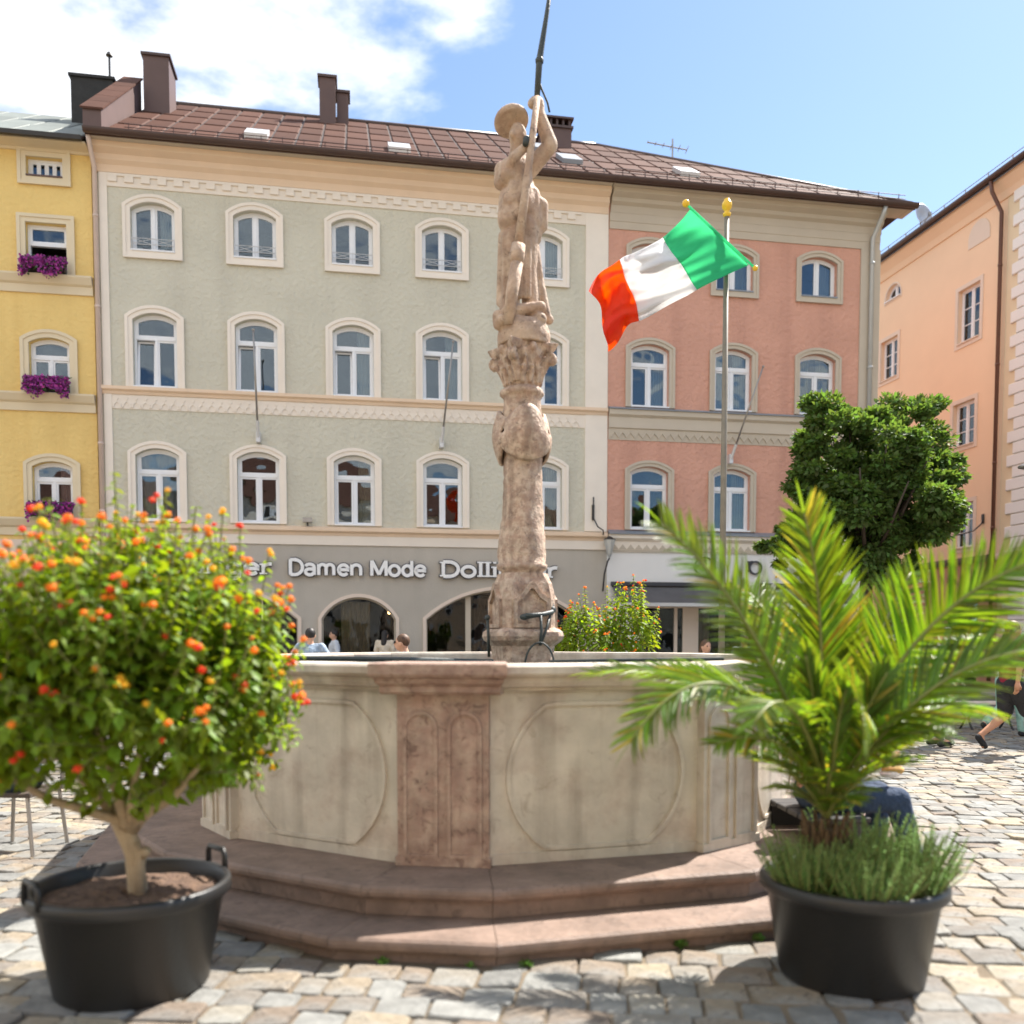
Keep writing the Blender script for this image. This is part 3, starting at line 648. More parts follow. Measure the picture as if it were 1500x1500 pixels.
def roof_panels(rf, u0, u1, pw, rows, hip=None, m='roof_panel', shear=0.0):
    cols = int(round((u1-u0)/pw)); pw = (u1-u0)/cols; dv = (VR-VE)/rows; cache = {}
    sl = Vector((0, VR-VE, ZR-ZE)).normalized(); nm = Vector((0, -sl.z, sl.y))
    for r in range(rows):
        for c in range(cols):
            P = [(c*pw+.022, r*dv+.0), ((c+1)*pw-.022, r*dv+.0), ((c+1)*pw-.022, (r+1)*dv-.16), (c*pw+.022, (r+1)*dv-.16)]
            full = True
            if hip is not None:
                f = lambda p: (u1-u0) - p[0] - (u1-hip)*(p[1]/(VR-VE)) - .06
                Q = clip_poly(P, f); full = len(Q) == 4 and all(f(p) >= 0 for p in P)
                if len(Q) < 3: continue
                P = Q
            if full:
                if 'm' not in cache:
                    k = (ZR-ZE)/(VR-VE); w2, d2 = pw-.044, dv-.16
                    base = [(0,0,.0),(w2,0,.0),(w2,d2,d2*k),(0,d2,d2*k)]
                    vs = [(x+nm.x*.004, y+nm.y*.004, z+nm.z*.004) for x,y,z in base]
                    i_ = .02; b2 = [(i_,i_,i_*k),(w2-i_,i_,i_*k),(w2-i_,d2-i_,(d2-i_)*k),(i_,d2-i_,(d2-i_)*k)]
                    vs += [(x+nm.x*.03, y+nm.y*.03, z+nm.z*.03) for x,y,z in b2]
                    cache['m'] = MB().add(vs, [(4,5,6,7)]+[(i,(i+1)%4,4+(i+1)%4,4+i) for i in range(4)]).mesh('roof_panel', M[m])
                me = cache['m']; o = inst(me, 'roof_panel', rf, (u0+P[0][0], VE+P[0][1], roof_z(VE+P[0][1])))
            else:
                n = len(P); vs = []
                for h_ in (.004, .03):
                    for x, y in P: vs.append((u0+x+nm.x*h_, VE+y+nm.y*h_, roof_z(VE+y)+nm.z*h_))
                MB().add(vs, [tuple(range(n, 2*n))]+[(i,(i+1)%n,n+(i+1)%n,n+i) for i in range(n)]).obj('roof_panel', M[m], rf)
rf = roof_slab(gb, -5.6, 6.6); roof_panels(rf, -5.6, 6.6, .62, 5)
rf2 = roof_slab(pb, 6.603, 14.95, 7.7); roof_panels(rf2, 6.62, 14.95, .62, 5, hip=7.7)
# ridge and hip rolls, gutters, soffits, snow rail
for rr, a, b in ((rf, (-5.6, 6.6), None), (rf2, (6.6, 7.7), None)):
    MB().tube([(a[0],VR,ZR+.03),(a[1],VR,ZR+.03)], .07, 8).obj('ridge_cap', M['roof_trim'], rr, smooth=True)
MB().tube([(7.7,VR,ZR+.03),(14.95,VE,ZE+.03)], .06, 8).obj('hip_cap', M['roof_trim'], rf2, smooth=True)
for bld, u0, u1 in ((gb, -6.0, 6.61), (pb, 6.615, 15.02)):
    mb = MB(); n = 8
    pr = [(-.68+.105*math.cos(math.pi+math.pi*k/n), 13.20+.105*math.sin(math.pi+math.pi*k/n)) for k in range(n+1)]
    pr2 = [(-.68+.09*math.cos(math.pi+math.pi*k/n), 13.205+.09*math.sin(math.pi+math.pi*k/n)) for k in range(n+1)]
    pts = pr+pr2[::-1]; q = len(pts)
    mb.add([(u0,y,z) for y,z in pts]+[(u1,y,z) for y,z in pts], [(i,(i+1)%q,q+(i+1)%q,q+i) for i in range(q)]+[tuple(range(q-1,-1,-1)), tuple(range(q,2*q))])
    mb.obj('gutter', M['roof_trim'], bld, smooth=False)
    MB().box(u0+.01, u1-.01, -.575, 0.0, 13.122, 13.15).obj('soffit', M['plaster_stone'], bld)
    MB().box(u0+.01, u1-.01, -.60, -.56, 13.10, 13.235).obj('fascia', M['roof_trim'], bld)
mb = MB()
for z in (.10, .20): mb.tube([(6.7,-.30,roof_z(-.3)+z),(14.9,-.30,roof_z(-.3)+z)], .012, 5)
for k in range(14): u = 6.9+k*.6; mb.tube([(u,-.30,roof_z(-.3)),(u,-.30,roof_z(-.3)+.22)], .012, 5)
mb.obj('snow_rail', M['roof_trim'], pb)
mb = MB()
for z in (.08, .16): mb.tube([(-5.2,-.30,roof_z(-.3)+z),(6.5,-.30,roof_z(-.3)+z)], .010, 5)
for k in range(24): u = -5.1+k*.5; mb.tube([(u,-.30,roof_z(-.3)),(u,-.30,roof_z(-.3)+.18)], .010, 5)
mb.obj('snow_rail', M['roof_trim'], gb)
def skylight(rf_, u, v, w_=.55, l_=.7, m='silver'):
    k = (ZR-ZE)/(VR-VE); z = roof_z(v)
    mb = MB(); vs = [(0,0,.03),(w_,0,.03),(w_,l_,l_*k+.03),(0,l_,l_*k+.03)]; vs += [(x,y-.04,z_+.11) for x,y,z_ in vs]
    mb.add(vs, [(4,5,6,7)]+[(i,(i+1)%4,4+(i+1)%4,4+i) for i in range(4)]); mb.obj('skylight', M[m], rf_, (u, v, z))
skylight(rf, -2.55, .2); skylight(rf, .95, .1); skylight(rf, 5.2, 2.6, .55, .9, 'ledge_blue'); skylight(rf, 5.6, .9, .55, .9, 'ledge_blue'); skylight(rf2, 8.8, .6)
def chimney(bld, u, v, w_, d, z0, z1, m='chimney', cap=True, openings=False):
    mb = MB(); mb.box(-w_/2, w_/2, -d/2, d/2, z0, z1); o = mb.obj('chimney', M[m], bld, (u, v, 0))
    if cap: MB().box(-w_/2-.05, w_/2+.05, -d/2-.05, d/2+.05, z1+.001, z1+.07).obj('chimney_cap', M['roof_trim'] if m != 'tar' else M[m], o)
    if openings:
        mb = MB()
        for k in range(5): x = -w_/2+.06+k*(w_-.12)/4; mb.box(x-.03, x+.03, -d/2, d/2, z1+.072, z1+.26)
        mb.box(-w_/2-.06, w_/2+.06, -d/2-.06, d/2+.06, z1+.262, z1+.32); mb.obj('chimney_cowl', M['roof_trim'], o)
chimney(gb, -5.15, 3.6, .66, .95, 14.5, 17.23); chimney(gb, -.65, 4.6, .46, .5, 15.8, 17.88); chimney(gb, -.22, 4.9, .34, .5, 15.8, 17.66)
chimney(gb, 6.12, 4.3, .88, .8, 15, 16.86, openings=True)
# brown clad fire wall on the left gable
mb = MB(); k = (ZR-ZE)/(VR-VE)
mb.prism([(0,0),(0,0)], 0, 0) if False else None
P = [(-.62,13.2),(3.5,roof_z(3.5)-.1),(3.5,16.78),(-.62,13.67)]
vs = [(-6.02,y,z) for y,z in P]+[(-5.62,y,z) for y,z in P]; mb.add(vs, [(0,1,2,3),(7,6,5,4)]+[(i,4+i,4+(i+1)%4,(i+1)%4) for i in range(4)])
mb.obj('fire_wall', M['chimney'], gb)
cp = MB()
for j in range(6):
    y0 = -.66+j*.7; y1 = y0+.68; zf = lambda y: 13.67+(y+.62)*3.11/4.12
    P = [(y0,zf(y0)+.003),(y1,zf(y1)+.003),(y1,zf(y1)+.05),(y0,zf(y0)+.05)]
    vs = [(-6.07,y,z) for y,z in P]+[(-5.57,y,z) for y,z in P]; cp.add(vs, [(0,1,2,3),(7,6,5,4)]+[(i,4+i,4+(i+1)%4,(i+1)%4) for i in range(4)])
cp.obj('coping', M['roof_panel'], gb)
pipe_run(gb, [(-5.93,-.55,13.12),(-5.93,-.45,12.95),(-5.93,-.10,12.6),(-5.93,-.10,.2)], .055, 'pipe_pink', rings=(11.5, 9.4, 6.2, 4.6))
pipe_run(pb, [(14.12,-.62,13.12),(14.12,-.5,12.95),(14.05,-.14,12.45),(14.05,-.14,.2)], .062, 'pipe_grey', rings=(11.8, 9.0, 6.2, 3.6))

# ================= yellow house on the left
yb = thing('town_house', 'yellow stucco house with cream trim and purple flower boxes at the left edge', 'house', FO, FTH)
YC = [-7.05, -9.15, -11.25, -13.35]; ops = []
for u in YC: ops += [(u, 12.32, .80, .46, 0), (u, 10.10, .90, 1.18, 0), (u, 7.24, .90, 1.40, .13), (u, 4.42, .90, 1.33, .13)]
wall_mesh(-14.6, -6.03, 3.9, 12.98, ops, 8.5).obj('wall', M['plaster_yellow'], yb)
wall_mesh(-14.6, -6.03, 0, 3.9, [(-8.3, .1, 2.6, 2.6, .6), (-12.2, .1, 2.6, 2.6, .6)], 8.4, top=False).obj('shop_wall', M['plaster_pale'], yb)
for u in (-8.3, -12.2):
    mb = MB(); mb.ring(arch_outline(2.6,2.6,.6,-.06,14), arch_outline(2.6,2.6,.6,-.002,14), .12, .2); mb.box(-.04,.04,.12,.2,.06,2.54)
    o = mb.obj('shop_window', M['plaster_stone'], yb, (u, 0, .1))
    MB().prism(arch_outline(2.6,2.6,.6,-.06,14), .15, .158).obj('pane', M['glass_dark'], o)
    ol = arch_outline(2.6,2.6,.6,.004,14); n = len(ol); mb = MB()
    mb.add([(x,.301,z) for x,z in ol]+[(x,2.5,z) for x,z in ol], [(q,(q+1)%n,n+(q+1)%n,n+q) for q in range(n)]+[tuple(n+q for q in range(n))]); mb.obj('interior', M['dark_room'], o)
for i, u in enumerate(YC):
    window(yb, u, 12.32, .80, .46, 0, 'four', 'plaster_yellow_trim', .17, True, None, sill='chimney')
    window(yb, u, 10.10, .90, 1.18, 0, 'top_open', 'plaster_yellow_trim', .17, False)
    window(yb, u, 7.24, .90, 1.40, .13, 'three', 'plaster_yellow_trim', .17, False, ('curtain', (0,)) if i else None)
    window(yb, u, 4.42, .90, 1.33, .13, 'three', 'plaster_yellow_trim', .17, False, ('curtain_pink', (1,)))
for z in (9.66, 6.92, 4.0):
    profile_x(yb, 'string_course', -14.6, -6.04, [(0,z),(-.05,z),(-.06,z+.18),(-.12,z+.22),(-.20,z+.36),(-.20,z+.40),(0,z+.43)], 'plaster_yellow_trim')
profile_x(yb, 'cornice', -14.6, -6.04, [(0,12.90),(-.05,12.90),(-.07,12.95),(-.14,12.965),(-.42,12.98),(-.42,13.02),(0,13.02)], 'plaster_yellow_trim')
mb = MB(); vs = [(-14.6,-.5,13.08),(-6.09,-.5,13.08),(-6.09,4.2,15.95),(-14.6,4.2,15.95)]
mb.add(vs+[(x,y,z-.06) for x,y,z in vs], [(0,1,2,3),(7,6,5,4)]+[(i,4+i,4+(i+1)%4,(i+1)%4) for i in range(4)])
yr = mb.obj('roof', M['roof_under'], yb); k2 = 2.87/4.7
for r in range(3):
    for c in range(11):
        u0 = -14.55+c*.77; v0 = -.48+r*1.56; w2, d2 = .73, 1.52
        if ('yr',) not in WC: WC[('yr',)] = MB().add([(0,0,.003),(w2,0,.003),(w2,d2,d2*k2+.003),(0,d2,d2*k2+.003),(.02,.02,.03),(w2-.02,.02,.03),(w2-.02,d2-.02,d2*k2+.025),(.02,d2-.02,d2*k2+.025)], [(4,5,6,7)]+[(i,(i+1)%4,4+(i+1)%4,4+i) for i in range(4)]).mesh('roof_panel', M['roof_green'])
        inst(WC[('yr',)], 'roof_panel', yr, (u0, v0, 13.08+(v0+.5)*k2))
profile_x(yb, 'gutter', -14.6, -6.08, [(-.50,12.97),(-.60,12.97),(-.62,13.06),(-.50,13.06)], 'dark_metal')
chimney(yb, -6.7, 3.2, 1.05, .8, 14.3, 16.30, 'tar', cap=True)
def antenna(loc, h, label, n=6, w_=.8):
    t = thing('tv_antenna', label, 'antenna', loc)
    MB().tube([(0,0,0),(0,0,h)], .028, 6).obj('mast', M['steel'], t)
    mb = MB(); mb.tube([(-w_,0,h*.95),(w_*.6,.1,h*.86)], .022, 5)
    for k in range(n):
        f = k/(n-1); x = -w_+w_*1.6*f; z = h*.95-h*.09*f; y = .1*f; l = .12+.14*f; mb.tube([(x,y-l,z-.02),(x,y+l,z+.03)], .013, 4)
    mb.obj('aerial', M['steel'], t)
    mb = MB(); mb.tube([(-.18,0,h*.55),(.18,.05,h*.5)], .01, 5); mb.tube([(.18,-.2,h*.5),(.18,.2,h*.5)], .008, 4); mb.tube([(-.1,-.2,h*.55),(-.1,.2,h*.55)], .008, 4)
    mb.obj('lower_aerial', M['steel'], t); return t
antenna(fw(10.15, 5.0, 15.45), 2.05, 'spiky television aerial on the roof ridge between the flag and the column')
t = thing('chimney_pipe', 'short dark pipe standing on the tarred chimney at the far left', 'pipe', fw(-6.35, 3.2, 16.37))
MB().tube([(0,0,0),(0,0,.75)], .03, 6).obj('pipe_shaft', M['dark_metal'], t); MB().lathe([(.0,.75),(.09,.78),(.05,.86),(0,.9)], seg=10).obj('pipe_cowl', M['dark_metal'], t)

# ================= orange house and the pale corner house on the right
ob = thing('town_house', 'tall orange plaster house with pale windows on the right side', 'house', OO, OTH)
OWIN = [(-1.50, 11.22, 1.06, 1.76), (-5.88, 11.22, 1.06, 1.5), (-1.62, 7.86, 1.06, 1.44), (-5.9, 7.86, 1.06, 1.44), (-1.50, 4.5, .95, 1.5), (-5.9, 4.5, .95, 1.5), (-10.2, 11.22, 1.06, 1.5), (-10.2, 7.86, 1.06, 1.44)]
ops = [(u, z, w_, h, 0) for u, z, w_, h in OWIN] + [(-5.72, 14.1, .95, .55, .40)]
wall_mesh(-16, .15, 4.05, 15.55, ops).obj('wall', M['plaster_orange'], ob)
wall_mesh(-16, .15, 0, 4.05, [(-5.2, .05, 2.2, 2.6, 0), (-1.5, .05, 1.6, 2.7, 0)], 8.9, top=False).obj('shop_wall', M['plaster_salmon'], ob)
for i, (u, z, w_, h) in enumerate(OWIN):
    window(ob, u, z, w_, h, 0, 'two', 'plaster_pale', .13, True, ('curtain_beige', (0,)) if i in (0, 1, 2) else None, muntins=True, sur2=False, proud=.03, sill='plaster_pale')
window(ob, -5.72, 14.1, .95, .55, .40, 'two', 'plaster_pale', .06, True, None, sur2=False, proud=.02)
mb = MB(); mb.prism([(x, z) for x, z in arch_outline(1.0, .75, .45)], -.025, 0); mb.obj('blind_window', M['plaster_pale'], ob, (-1.1, 0, 14.15))
for u, w_, h in ((-5.2, 2.2, 2.6), (-1.5, 1.6, 2.7)):
    mb = MB(); mb.ring(arch_outline(w_,h,0,-.08), arch_outline(w_,h,0,-.002), .1, .2); mb.box(-.03,.03,.1,.2,.08,h-.08); o = mb.obj('shop_window', M['dark_metal'], ob, (u, 0, .05))
    MB().prism(arch_outline(w_,h,0,-.08), .14, .148).obj('pane', M['glass_dark'], o)
    MB().box(-w_/2, w_/2, .3, .35, 0, h).obj('interior', M['dark_room'], o)
profile_x(ob, 'string_course', -16, .15, [(0,3.98),(-.08,3.98),(-.12,4.10),(-.12,4.18),(0,4.2)], 'chimney')
profile_x(ob, 'cornice', -16, 9, [(0,15.0),(-.05,15.0),(-.12,15.2),(-.32,15.45),(-.34,15.54),(0,15.54)], 'plaster_orange')
MB().add([(-16,-.45,15.62),(9,-.45,15.62),(9,5.5,19.2),(-16,5.5,19.2),(-16,-.45,15.5),(9,-.45,15.5),(9,5.5,19.1),(-16,5.5,19.1)], [(0,1,2,3),(7,6,5,4),(0,4,5,1),(1,5,6,2),(2,6,7,3),(3,7,4,0)]).obj('roof', M['roof_under'], ob)
MB().tube([(-16,-.5,15.62),(9,-.5,15.62)], .085, 10).obj('gutter', M['roof_trim'], ob, smooth=True)
mb = MB()
for z in (.14, .26): mb.tube([(-12,-.25,15.74+z),(8.5,-.25,15.74+z)], .014, 5)
for q in range(20): u = -12+q*1.05; mb.tube([(u,-.25,15.7),(u,-.25,16.02)], .018, 5)
mb.obj('snow_rail', M['steel'], ob)
pipe_run(ob, [(.0,-.5,15.5),(.0,-.45,15.2),(.05,-.14,14.6),(.05,-.14,.2)], .06, 'pipe_brown', rings=(13, 10, 7, 5))
d = thing('satellite_dish', 'white round satellite dish behind the gutter of the orange house', 'satellite dish', ow(-4.6, .3, 15.75), 0)
mb = MB(); mb.lathe([(.0,.0),(.2,.02),(.36,.09),(.42,.13),(.40,.135),(.2,.045),(0,.02)], seg=24, cap=False)
o = mb.obj('reflector', M['silver'], d, (0,0,.85), smooth=True, rot=(R(80), 0, R(25)))
mb = MB(); mb.tube([(0,0,0),(0,.05,.85)], .03, 8); mb.obj('mount', M['steel'], d)
mb = MB(); mb.tube([(.0,0,.45),(.1,-.45,.75)], .012, 5); mb.box(.05,.15,-.5,-.42,.7,.8); mb.obj('feed_arm', M['steel'], d)
br = thing('wall_bracket', 'curved thin iron bracket beside the lowest window of the orange house', 'bracket', ow(-.55, -.02, 4.9), OTH)
MB().tube([(0,0,.55),(0,-.05,.3),(-.1,-.25,.08),(-.3,-.55,-.02),(-.6,-.6,-.02)], .022, 6).obj('bracket_arm', M['dark_metal'], br); MB().box(-.05,.05,-.03,0,.3,.6).obj('bracket_plate', M['dark_metal'], br)
cb = thing('town_house', 'pale cream corner house with stone quoins at the right edge', 'house', OO, OTH)
wall_mesh(.16, 9, 0, 15.54, [(4.5, 11.2, 1.0, 1.5, 0), (4.5, 7.8, 1.0, 1.5, 0)]).obj('wall', M['plaster_yellow_trim'], cb)
for z in (11.2, 7.8): window(cb, 4.5, z, 1.0, 1.5, 0, 'two', 'plaster_white', .13, True, muntins=True)
qa = MB().bevbox(0, 1.0, 0, .33, -.06, 0, .0); 
def quoin(w_):
    mb = MB(); vs = []; 
    for y, i in ((0, 0), (-.045, 0), (-.07, .02)): vs += [(i,y,i),(w_-i,y,i),(w_-i,y,.34-i),(i,y,.34-i)]
    fs = [(8,9,10,11)]
    for q in (0, 4): fs += [(q+i, q+(i+1)%4, q+4+(i+1)%4, q+4+i) for i in range(4)]
    return mb.add(vs, fs).mesh('quoin', M['plaster_white'])
qm = [quoin(1.25), quoin(1.0)]
for q in range(41): inst(qm[q%2], 'quoin', cb, (.45 + (.25 if q%2 else 0), 0, .3+q*.36))
profile_x(cb, 'string_course', .16, 9, [(0,3.98),(-.1,3.98),(-.14,4.10),(-.14,4.18),(0,4.2)], 'plaster_pale')

# ================= small things fixed to the fronts
def wall_pole(p0, p1, label):
    a, b = Vector(p0), Vector(p1); t = thing('banner_pole', label, 'flagpole', a, 0, 'bare banner poles on the house fronts')
    d_ = b-a; MB().tube([d_*.08, d_], [.026, .02], 8).obj('pole', M['steel'], t, smooth=True)
    MB().tube([d_*.0, d_*.16], .04, 8).obj('holder', M['silver'], t); MB().sphere(d_, .035, 8, 6).obj('knob', M['steel'], t)
    MB().box(-.05, .05, -.02, .22, -.12, .12).obj('wall_plate', M['silver'], t, rot=(0,0,FTH)); return t
def onfac(x, y, v):   # point on the plane v metres in front of the facade
    o = FO - FN*v; r = ray(x, y); t = (FN.x*o.x+FN.y*o.y)/(FN.x*r[0]+FN.y*r[1]); return Vector((r[0]*t, r[1]*t, r[2]*t+CAMH))
wall_pole(onfac(378, 640, .22), onfac(371, 483, 1.0), 'thin bare pole slanting up in front of the second column of windows')
wall_pole(onfac(647, 648, .22), onfac(664, 500, 1.0), 'thin bare pole slanting in front of the fourth column of windows')
wall_pole(onfac(1071, 672, .22), onfac(1118, 537, 1.0), 'thin bare pole leaning right on the pink house front')
t = thing('flood_light', 'small dark box lamp on the ledge above the shop lettering', 'lamp', fw(-1.13, -.1, 4.37), FTH)
MB().box(-.11,.11,-.14,.02,.06,.17).obj('lamp_housing', M['steel'], t); MB().box(-.02,.02,-.04,.02,-.02,.06).obj('lamp_foot', M['dark_metal'], t)
t = thing('wall_lantern', 'dark tapered lantern on a curved arm beside the white shop front', 'lamp', fw(6.62, -.25, 3.15), FTH)
MB().tube([(-.12,.2,-.35),(-.12,.05,.1),(-.05,0,.42),(0,0,.5)], .022, 6).obj('lantern_arm', M['dark_metal'], t, smooth=True)
MB().lathe([(.02,.5),(.07,.62),(.13,.86),(.15,.98),(.04,1.0)], seg=8).obj('lantern_body', M['pipe_grey'], t); MB().lathe([(.17,.985),(.05,1.06),(0,1.08)], seg=8).obj('lantern_cap', M['dark_metal'], t)
t = thing('wall_bracket', 'thin dark hook bracket above the lantern between the grey and pink houses', 'bracket', fw(6.32, -.05, 4.36), FTH)
MB().tube([(-.1,-.05,.9),(-.1,-.05,.35),(0,-.12,.12),(.14,-.15,.02),(.14,-.15,-.1)], .018, 6).obj('bracket_arm', M['dark_metal'], t, smooth=True)
MB().box(-.13,-.07,-.04,.05,.3,.7).obj('bracket_plate', M['dark_metal'], t)
# ================= opposite side of the square (mirrored in the panes)
def row_house(x0, x1, y, h, m, label):
    t = thing('town_house', label, 'house', (x0, y, 0), 0, 'houses across the square behind the viewer')
    W = x1-x0; n = max(2, int(W/2.6)); ops = [((i+.5)*W/n, z, 1.1, 1.7, .15) for i in range(n) for z in (.9, 4.6, 7.8) if z+2.2 < h]
    mb = wall_mesh(0, W, 0, h, ops, 8); o = mb.obj('wall', M[m], t, (W, 0, 0), rot=(0,0,math.pi))
    for uc, zb, w_, hh, r_ in ops:
        wo = MB().ring(arch_outline(w_,hh,r_,-.08), arch_outline(w_,hh,r_,.1), -.03, .1).obj('window', M['pvc'], t, (W-uc, 0, zb), rot=(0,0,math.pi))
        MB().prism(arch_outline(w_,hh,r_,-.08), .06, .07).obj('pane', M['dark_room'], wo)
    MB().add([(-.2,.5,h),(W+.2,.5,h),(W+.2,-4,h+3),(-.2,-4,h+3),(-.2,-8.5,h),(W+.2,-8.5,h)], [(0,1,2,3),(3,2,5,4),(0,3,4),(1,5,2),(0,4,5,1)]).obj('roof', M['roof_panel'], t)
row_house(-34, -21, -17, 10.5, 'plaster_pale', 'pale house far behind the viewer, left end of the row')
row_house(-20.9, -8, -17, 9.5, 'plaster_yellow', 'yellow house behind the viewer across the square')
row_house(-7.9, 5, -17, 11, 'plaster_cream', 'cream house behind the viewer across the square')
row_house(5.1, 17, -17, 10, 'plaster_orange', 'orange house behind the viewer across the square')
row_house(17.1, 30, -17, 9.5, 'plaster_grey', 'grey house behind the viewer, right end of the row')
# ------------------------------------------------------------------ ground
g = MB(); g.add([(-250,-250,-.013),(250,-250,-.013),(250,250,-.013),(-250,250,-.013)], [(0,1,2,3)])
ground = tag(g.obj('ground', M['sand']), kind='structure')
FC = Vector((-.10, 7.25, 0)); FROT = -97.0          # fountain centre, direction of the vertex nearest the viewer (degrees)
def oct_poly(d, Rv=2.35, half=.26):                 # octagon with cut corners, all faces moved outwards by d
    A = Rv*math.cos(R(22.5)) + half*math.sin(R(22.5)); fs = []
    for k in range(8):
        fs.append((R(FROT+45*k), Rv+d)); fs.append((R(FROT+45*k+22.5), A+d))
    P = []
    for i in range(16):
        (a1, d1), (a2, d2) = fs[i-1], fs[i]
        det = math.cos(a1)*math.sin(a2)-math.sin(a1)*math.cos(a2)
        P.append(((d1*math.sin(a2)-d2*math.sin(a1))/det, (math.cos(a1)*d2-math.cos(a2)*d1)/det))
    return P                                        # P[i] lies between face i-1 and face i; face i spans P[i]..P[i+1]
def in_poly(x, y, P):
    c = False; n = len(P)
    for i in range(n):
        (x1, y1), (x2, y2) = P[i], P[(i+1) % n]
        if (y1 > y) != (y2 > y) and x < (x2-x1)*(y-y1)/(y2-y1)+x1: c = not c
    return c
STEP_D = (.77, .44)
keep_out = [(x+FC.x, y+FC.y) for x, y in oct_poly(STEP_D[0]-.06)]
road_v = (-4.6, -1.9)
# cobbles laid in rows, rows turned a little against the picture
ca, sa = math.cos(R(-7)), math.sin(R(-7))
T = []                                               # x, y, length, width, height jitter, tilt
rr = random.Random(3)
y = -4.0
while y < 30:
    wd = rr.uniform(.165, .215); x = -20 + rr.random()*.3
    while x < 26:
        ln = rr.choice((.16, .19, .22, .25, .30))*rr.uniform(.85, 1.15)
        cx_, cy_ = x+ln/2, y+wd/2 + .03*math.sin(x*.8+y)
        X, Y = cx_*ca-cy_*sa, cx_*sa+cy_*ca
        if 1.9 < Y < 24 and abs(X) < Y*.78+1.2 and not in_poly(X, Y, keep_out):
            p = Vector((X, Y, 0))-FO; v = p.dot(FN)
            if v < road_v[0]-.1: T.append((X, Y, ln-rr.uniform(.008,.020), wd-rr.uniform(.006,.015), rr.uniform(-.008,.008), rr.uniform(-1,1), rr.uniform(-.05,.05), rr.uniform(-.03,.03)))
        x += ln
    y += wd
def stone_mesh(ln, wd, seed):
    q = random.Random(seed); j = lambda a: q.uniform(-a, a); vs = []; c_ = q.uniform(.010, .022)
    base = [(-ln/2+c_,-wd/2),(ln/2-c_,-wd/2),(ln/2,-wd/2+c_),(ln/2,wd/2-c_),(ln/2-c_,wd/2),(-ln/2+c_,wd/2),(-ln/2,wd/2-c_),(-ln/2,-wd/2+c_)]
    base = [(x+j(.006), y+j(.006)) for x, y in base]; tilt = (j(.05), j(.05))
    for z, s in ((-.05, 1.0), (-.008, .995), (-.001, .94)):
        for x, y in base: vs.append((x*s, y*s, z+(x*tilt[0]+y*tilt[1]+j(.002) if z > -.02 else 0)))
    vs.append((j(.02), j(.01), .005+j(.003)))
    fs = []
    for k in (0, 8): fs += [(k+i, k+(i+1)%8, k+8+(i+1)%8, k+8+i) for i in range(8)]
    fs += [(16+i, 16+(i+1)%8, 24) for i in range(8)]
    return vs, fs
T.sort(key=lambda t: (t[0]**2+t[1]**2) if abs(t[0]) < t[1]*.60+.1 and t[1] > 2.75 else 1e6)
cm = {}
for i, (X, Y, ln, wd, dz, tl, rz, tx) in enumerate(T[:292]):
    key = (round(ln/.03), i % 3)
    if key not in cm: v_, f_ = stone_mesh(key[0]*.03, .17, i); cm[key] = MB().add(v_, f_).mesh('cobblestone', M['cobble'])
    inst(cm[key], 'cobblestone', ground, (X, Y, dz), (tx, tl*.03, R(-7)+rz), (ln/(key[0]*.03), wd/.17, 1))
V_, F_ = [], []
for i, (X, Y, ln, wd, dz, tl, rz, tx) in enumerate(T[292:]):
    v_, f_ = stone_mesh(ln, wd, i); c_, s_ = math.cos(R(-7)+rz), math.sin(R(-7)+rz); o_ = len(V_)
    V_ += [(X+a*c_-b*s_, Y+a*s_+b*c_, c+dz-.0+a*tl*.03) for a, b, c in v_]; F_ += [tuple(q+o_ for q in f) for f in f_]
me = bpy.data.meshes.new('cobbles_beyond'); me.from_pydata(V_, [], F_); me.materials.append(M['cobble'])
tag(inst(me, 'cobblestones_beyond', ground), kind='stuff'); del V_, F_
def strip(name, v0, v1, z, m, u0=-40, u1=22, z1=None):
    mb = MB(); a = [fw(u0,v0,0), fw(u1,v0,0), fw(u1,v1,0), fw(u0,v1,0)]
    mb.add([(p.x,p.y,-.3) for p in a]+[(p.x,p.y,z) for p in a], [(4,5,6,7),(0,1,5,4),(1,2,6,5),(2,3,7,6),(3,0,4,7)])
    return tag(mb.obj(name, M[m]), kind='structure')
strip('road', road_v[0], road_v[1], -.006, 'asphalt')
strip('kerb', road_v[1]+.002, road_v[1]+.16, .10, 'kerb'); strip('pavement', road_v[1]+.162, -.004, .09, 'far_ground')

# ------------------------------------------------------------------ fountain basin
ft = thing('fountain_basin', 'octagonal stone fountain basin with red marble corner pilasters on two steps', 'fountain', FC)
Z1, Z2, ZB, ZT = .11, .27, .27, 1.405
def wedge_pieces(name, d_out, d_in, prof, m, joint=.0016, every=1, rough=0):
    """stone pieces round the octagon: prof gives (offset, z) from outside bottom over the top to the inside"""
    objs = []
    rings = [oct_poly(d) for d, z in prof]
    for i in range(16):
        j = (i+1) % 16; vs = []
        for (d, z), P in zip(prof, rings):
            a, b = Vector(P[i]), Vector(P[j]); e = (b-a).normalized()*joint
            vs += [(a.x+e.x, a.y+e.y, z), (b.x-e.x, b.y-e.y, z)]
        n = len(prof); fs = [(2*k, 2*k+1, 2*k+3, 2*k+2) for k in range(n-1)]
        fs += [tuple(2*k for k in range(n-1, -1, -1)), tuple(2*k+1 for k in range(n))]
        mb = MB().add(vs, fs); objs.append(mb.obj(name, M[m(i) if callable(m) else m], ft))
    return objs
def nose(d, z0, z1, inner):
    return [(d-.05, z0), (d-.05, z1-.075), (d-.02, z1-.07), (d-.003, z1-.05), (d, z1-.03), (d-.006, z1-.012), (d-.022, z1), (inner, z1), (inner, z0-.1)]
wedge_pieces('step_stone', 0, 0, nose(STEP_D[0], -.05, Z1, .15), 'step_stone')
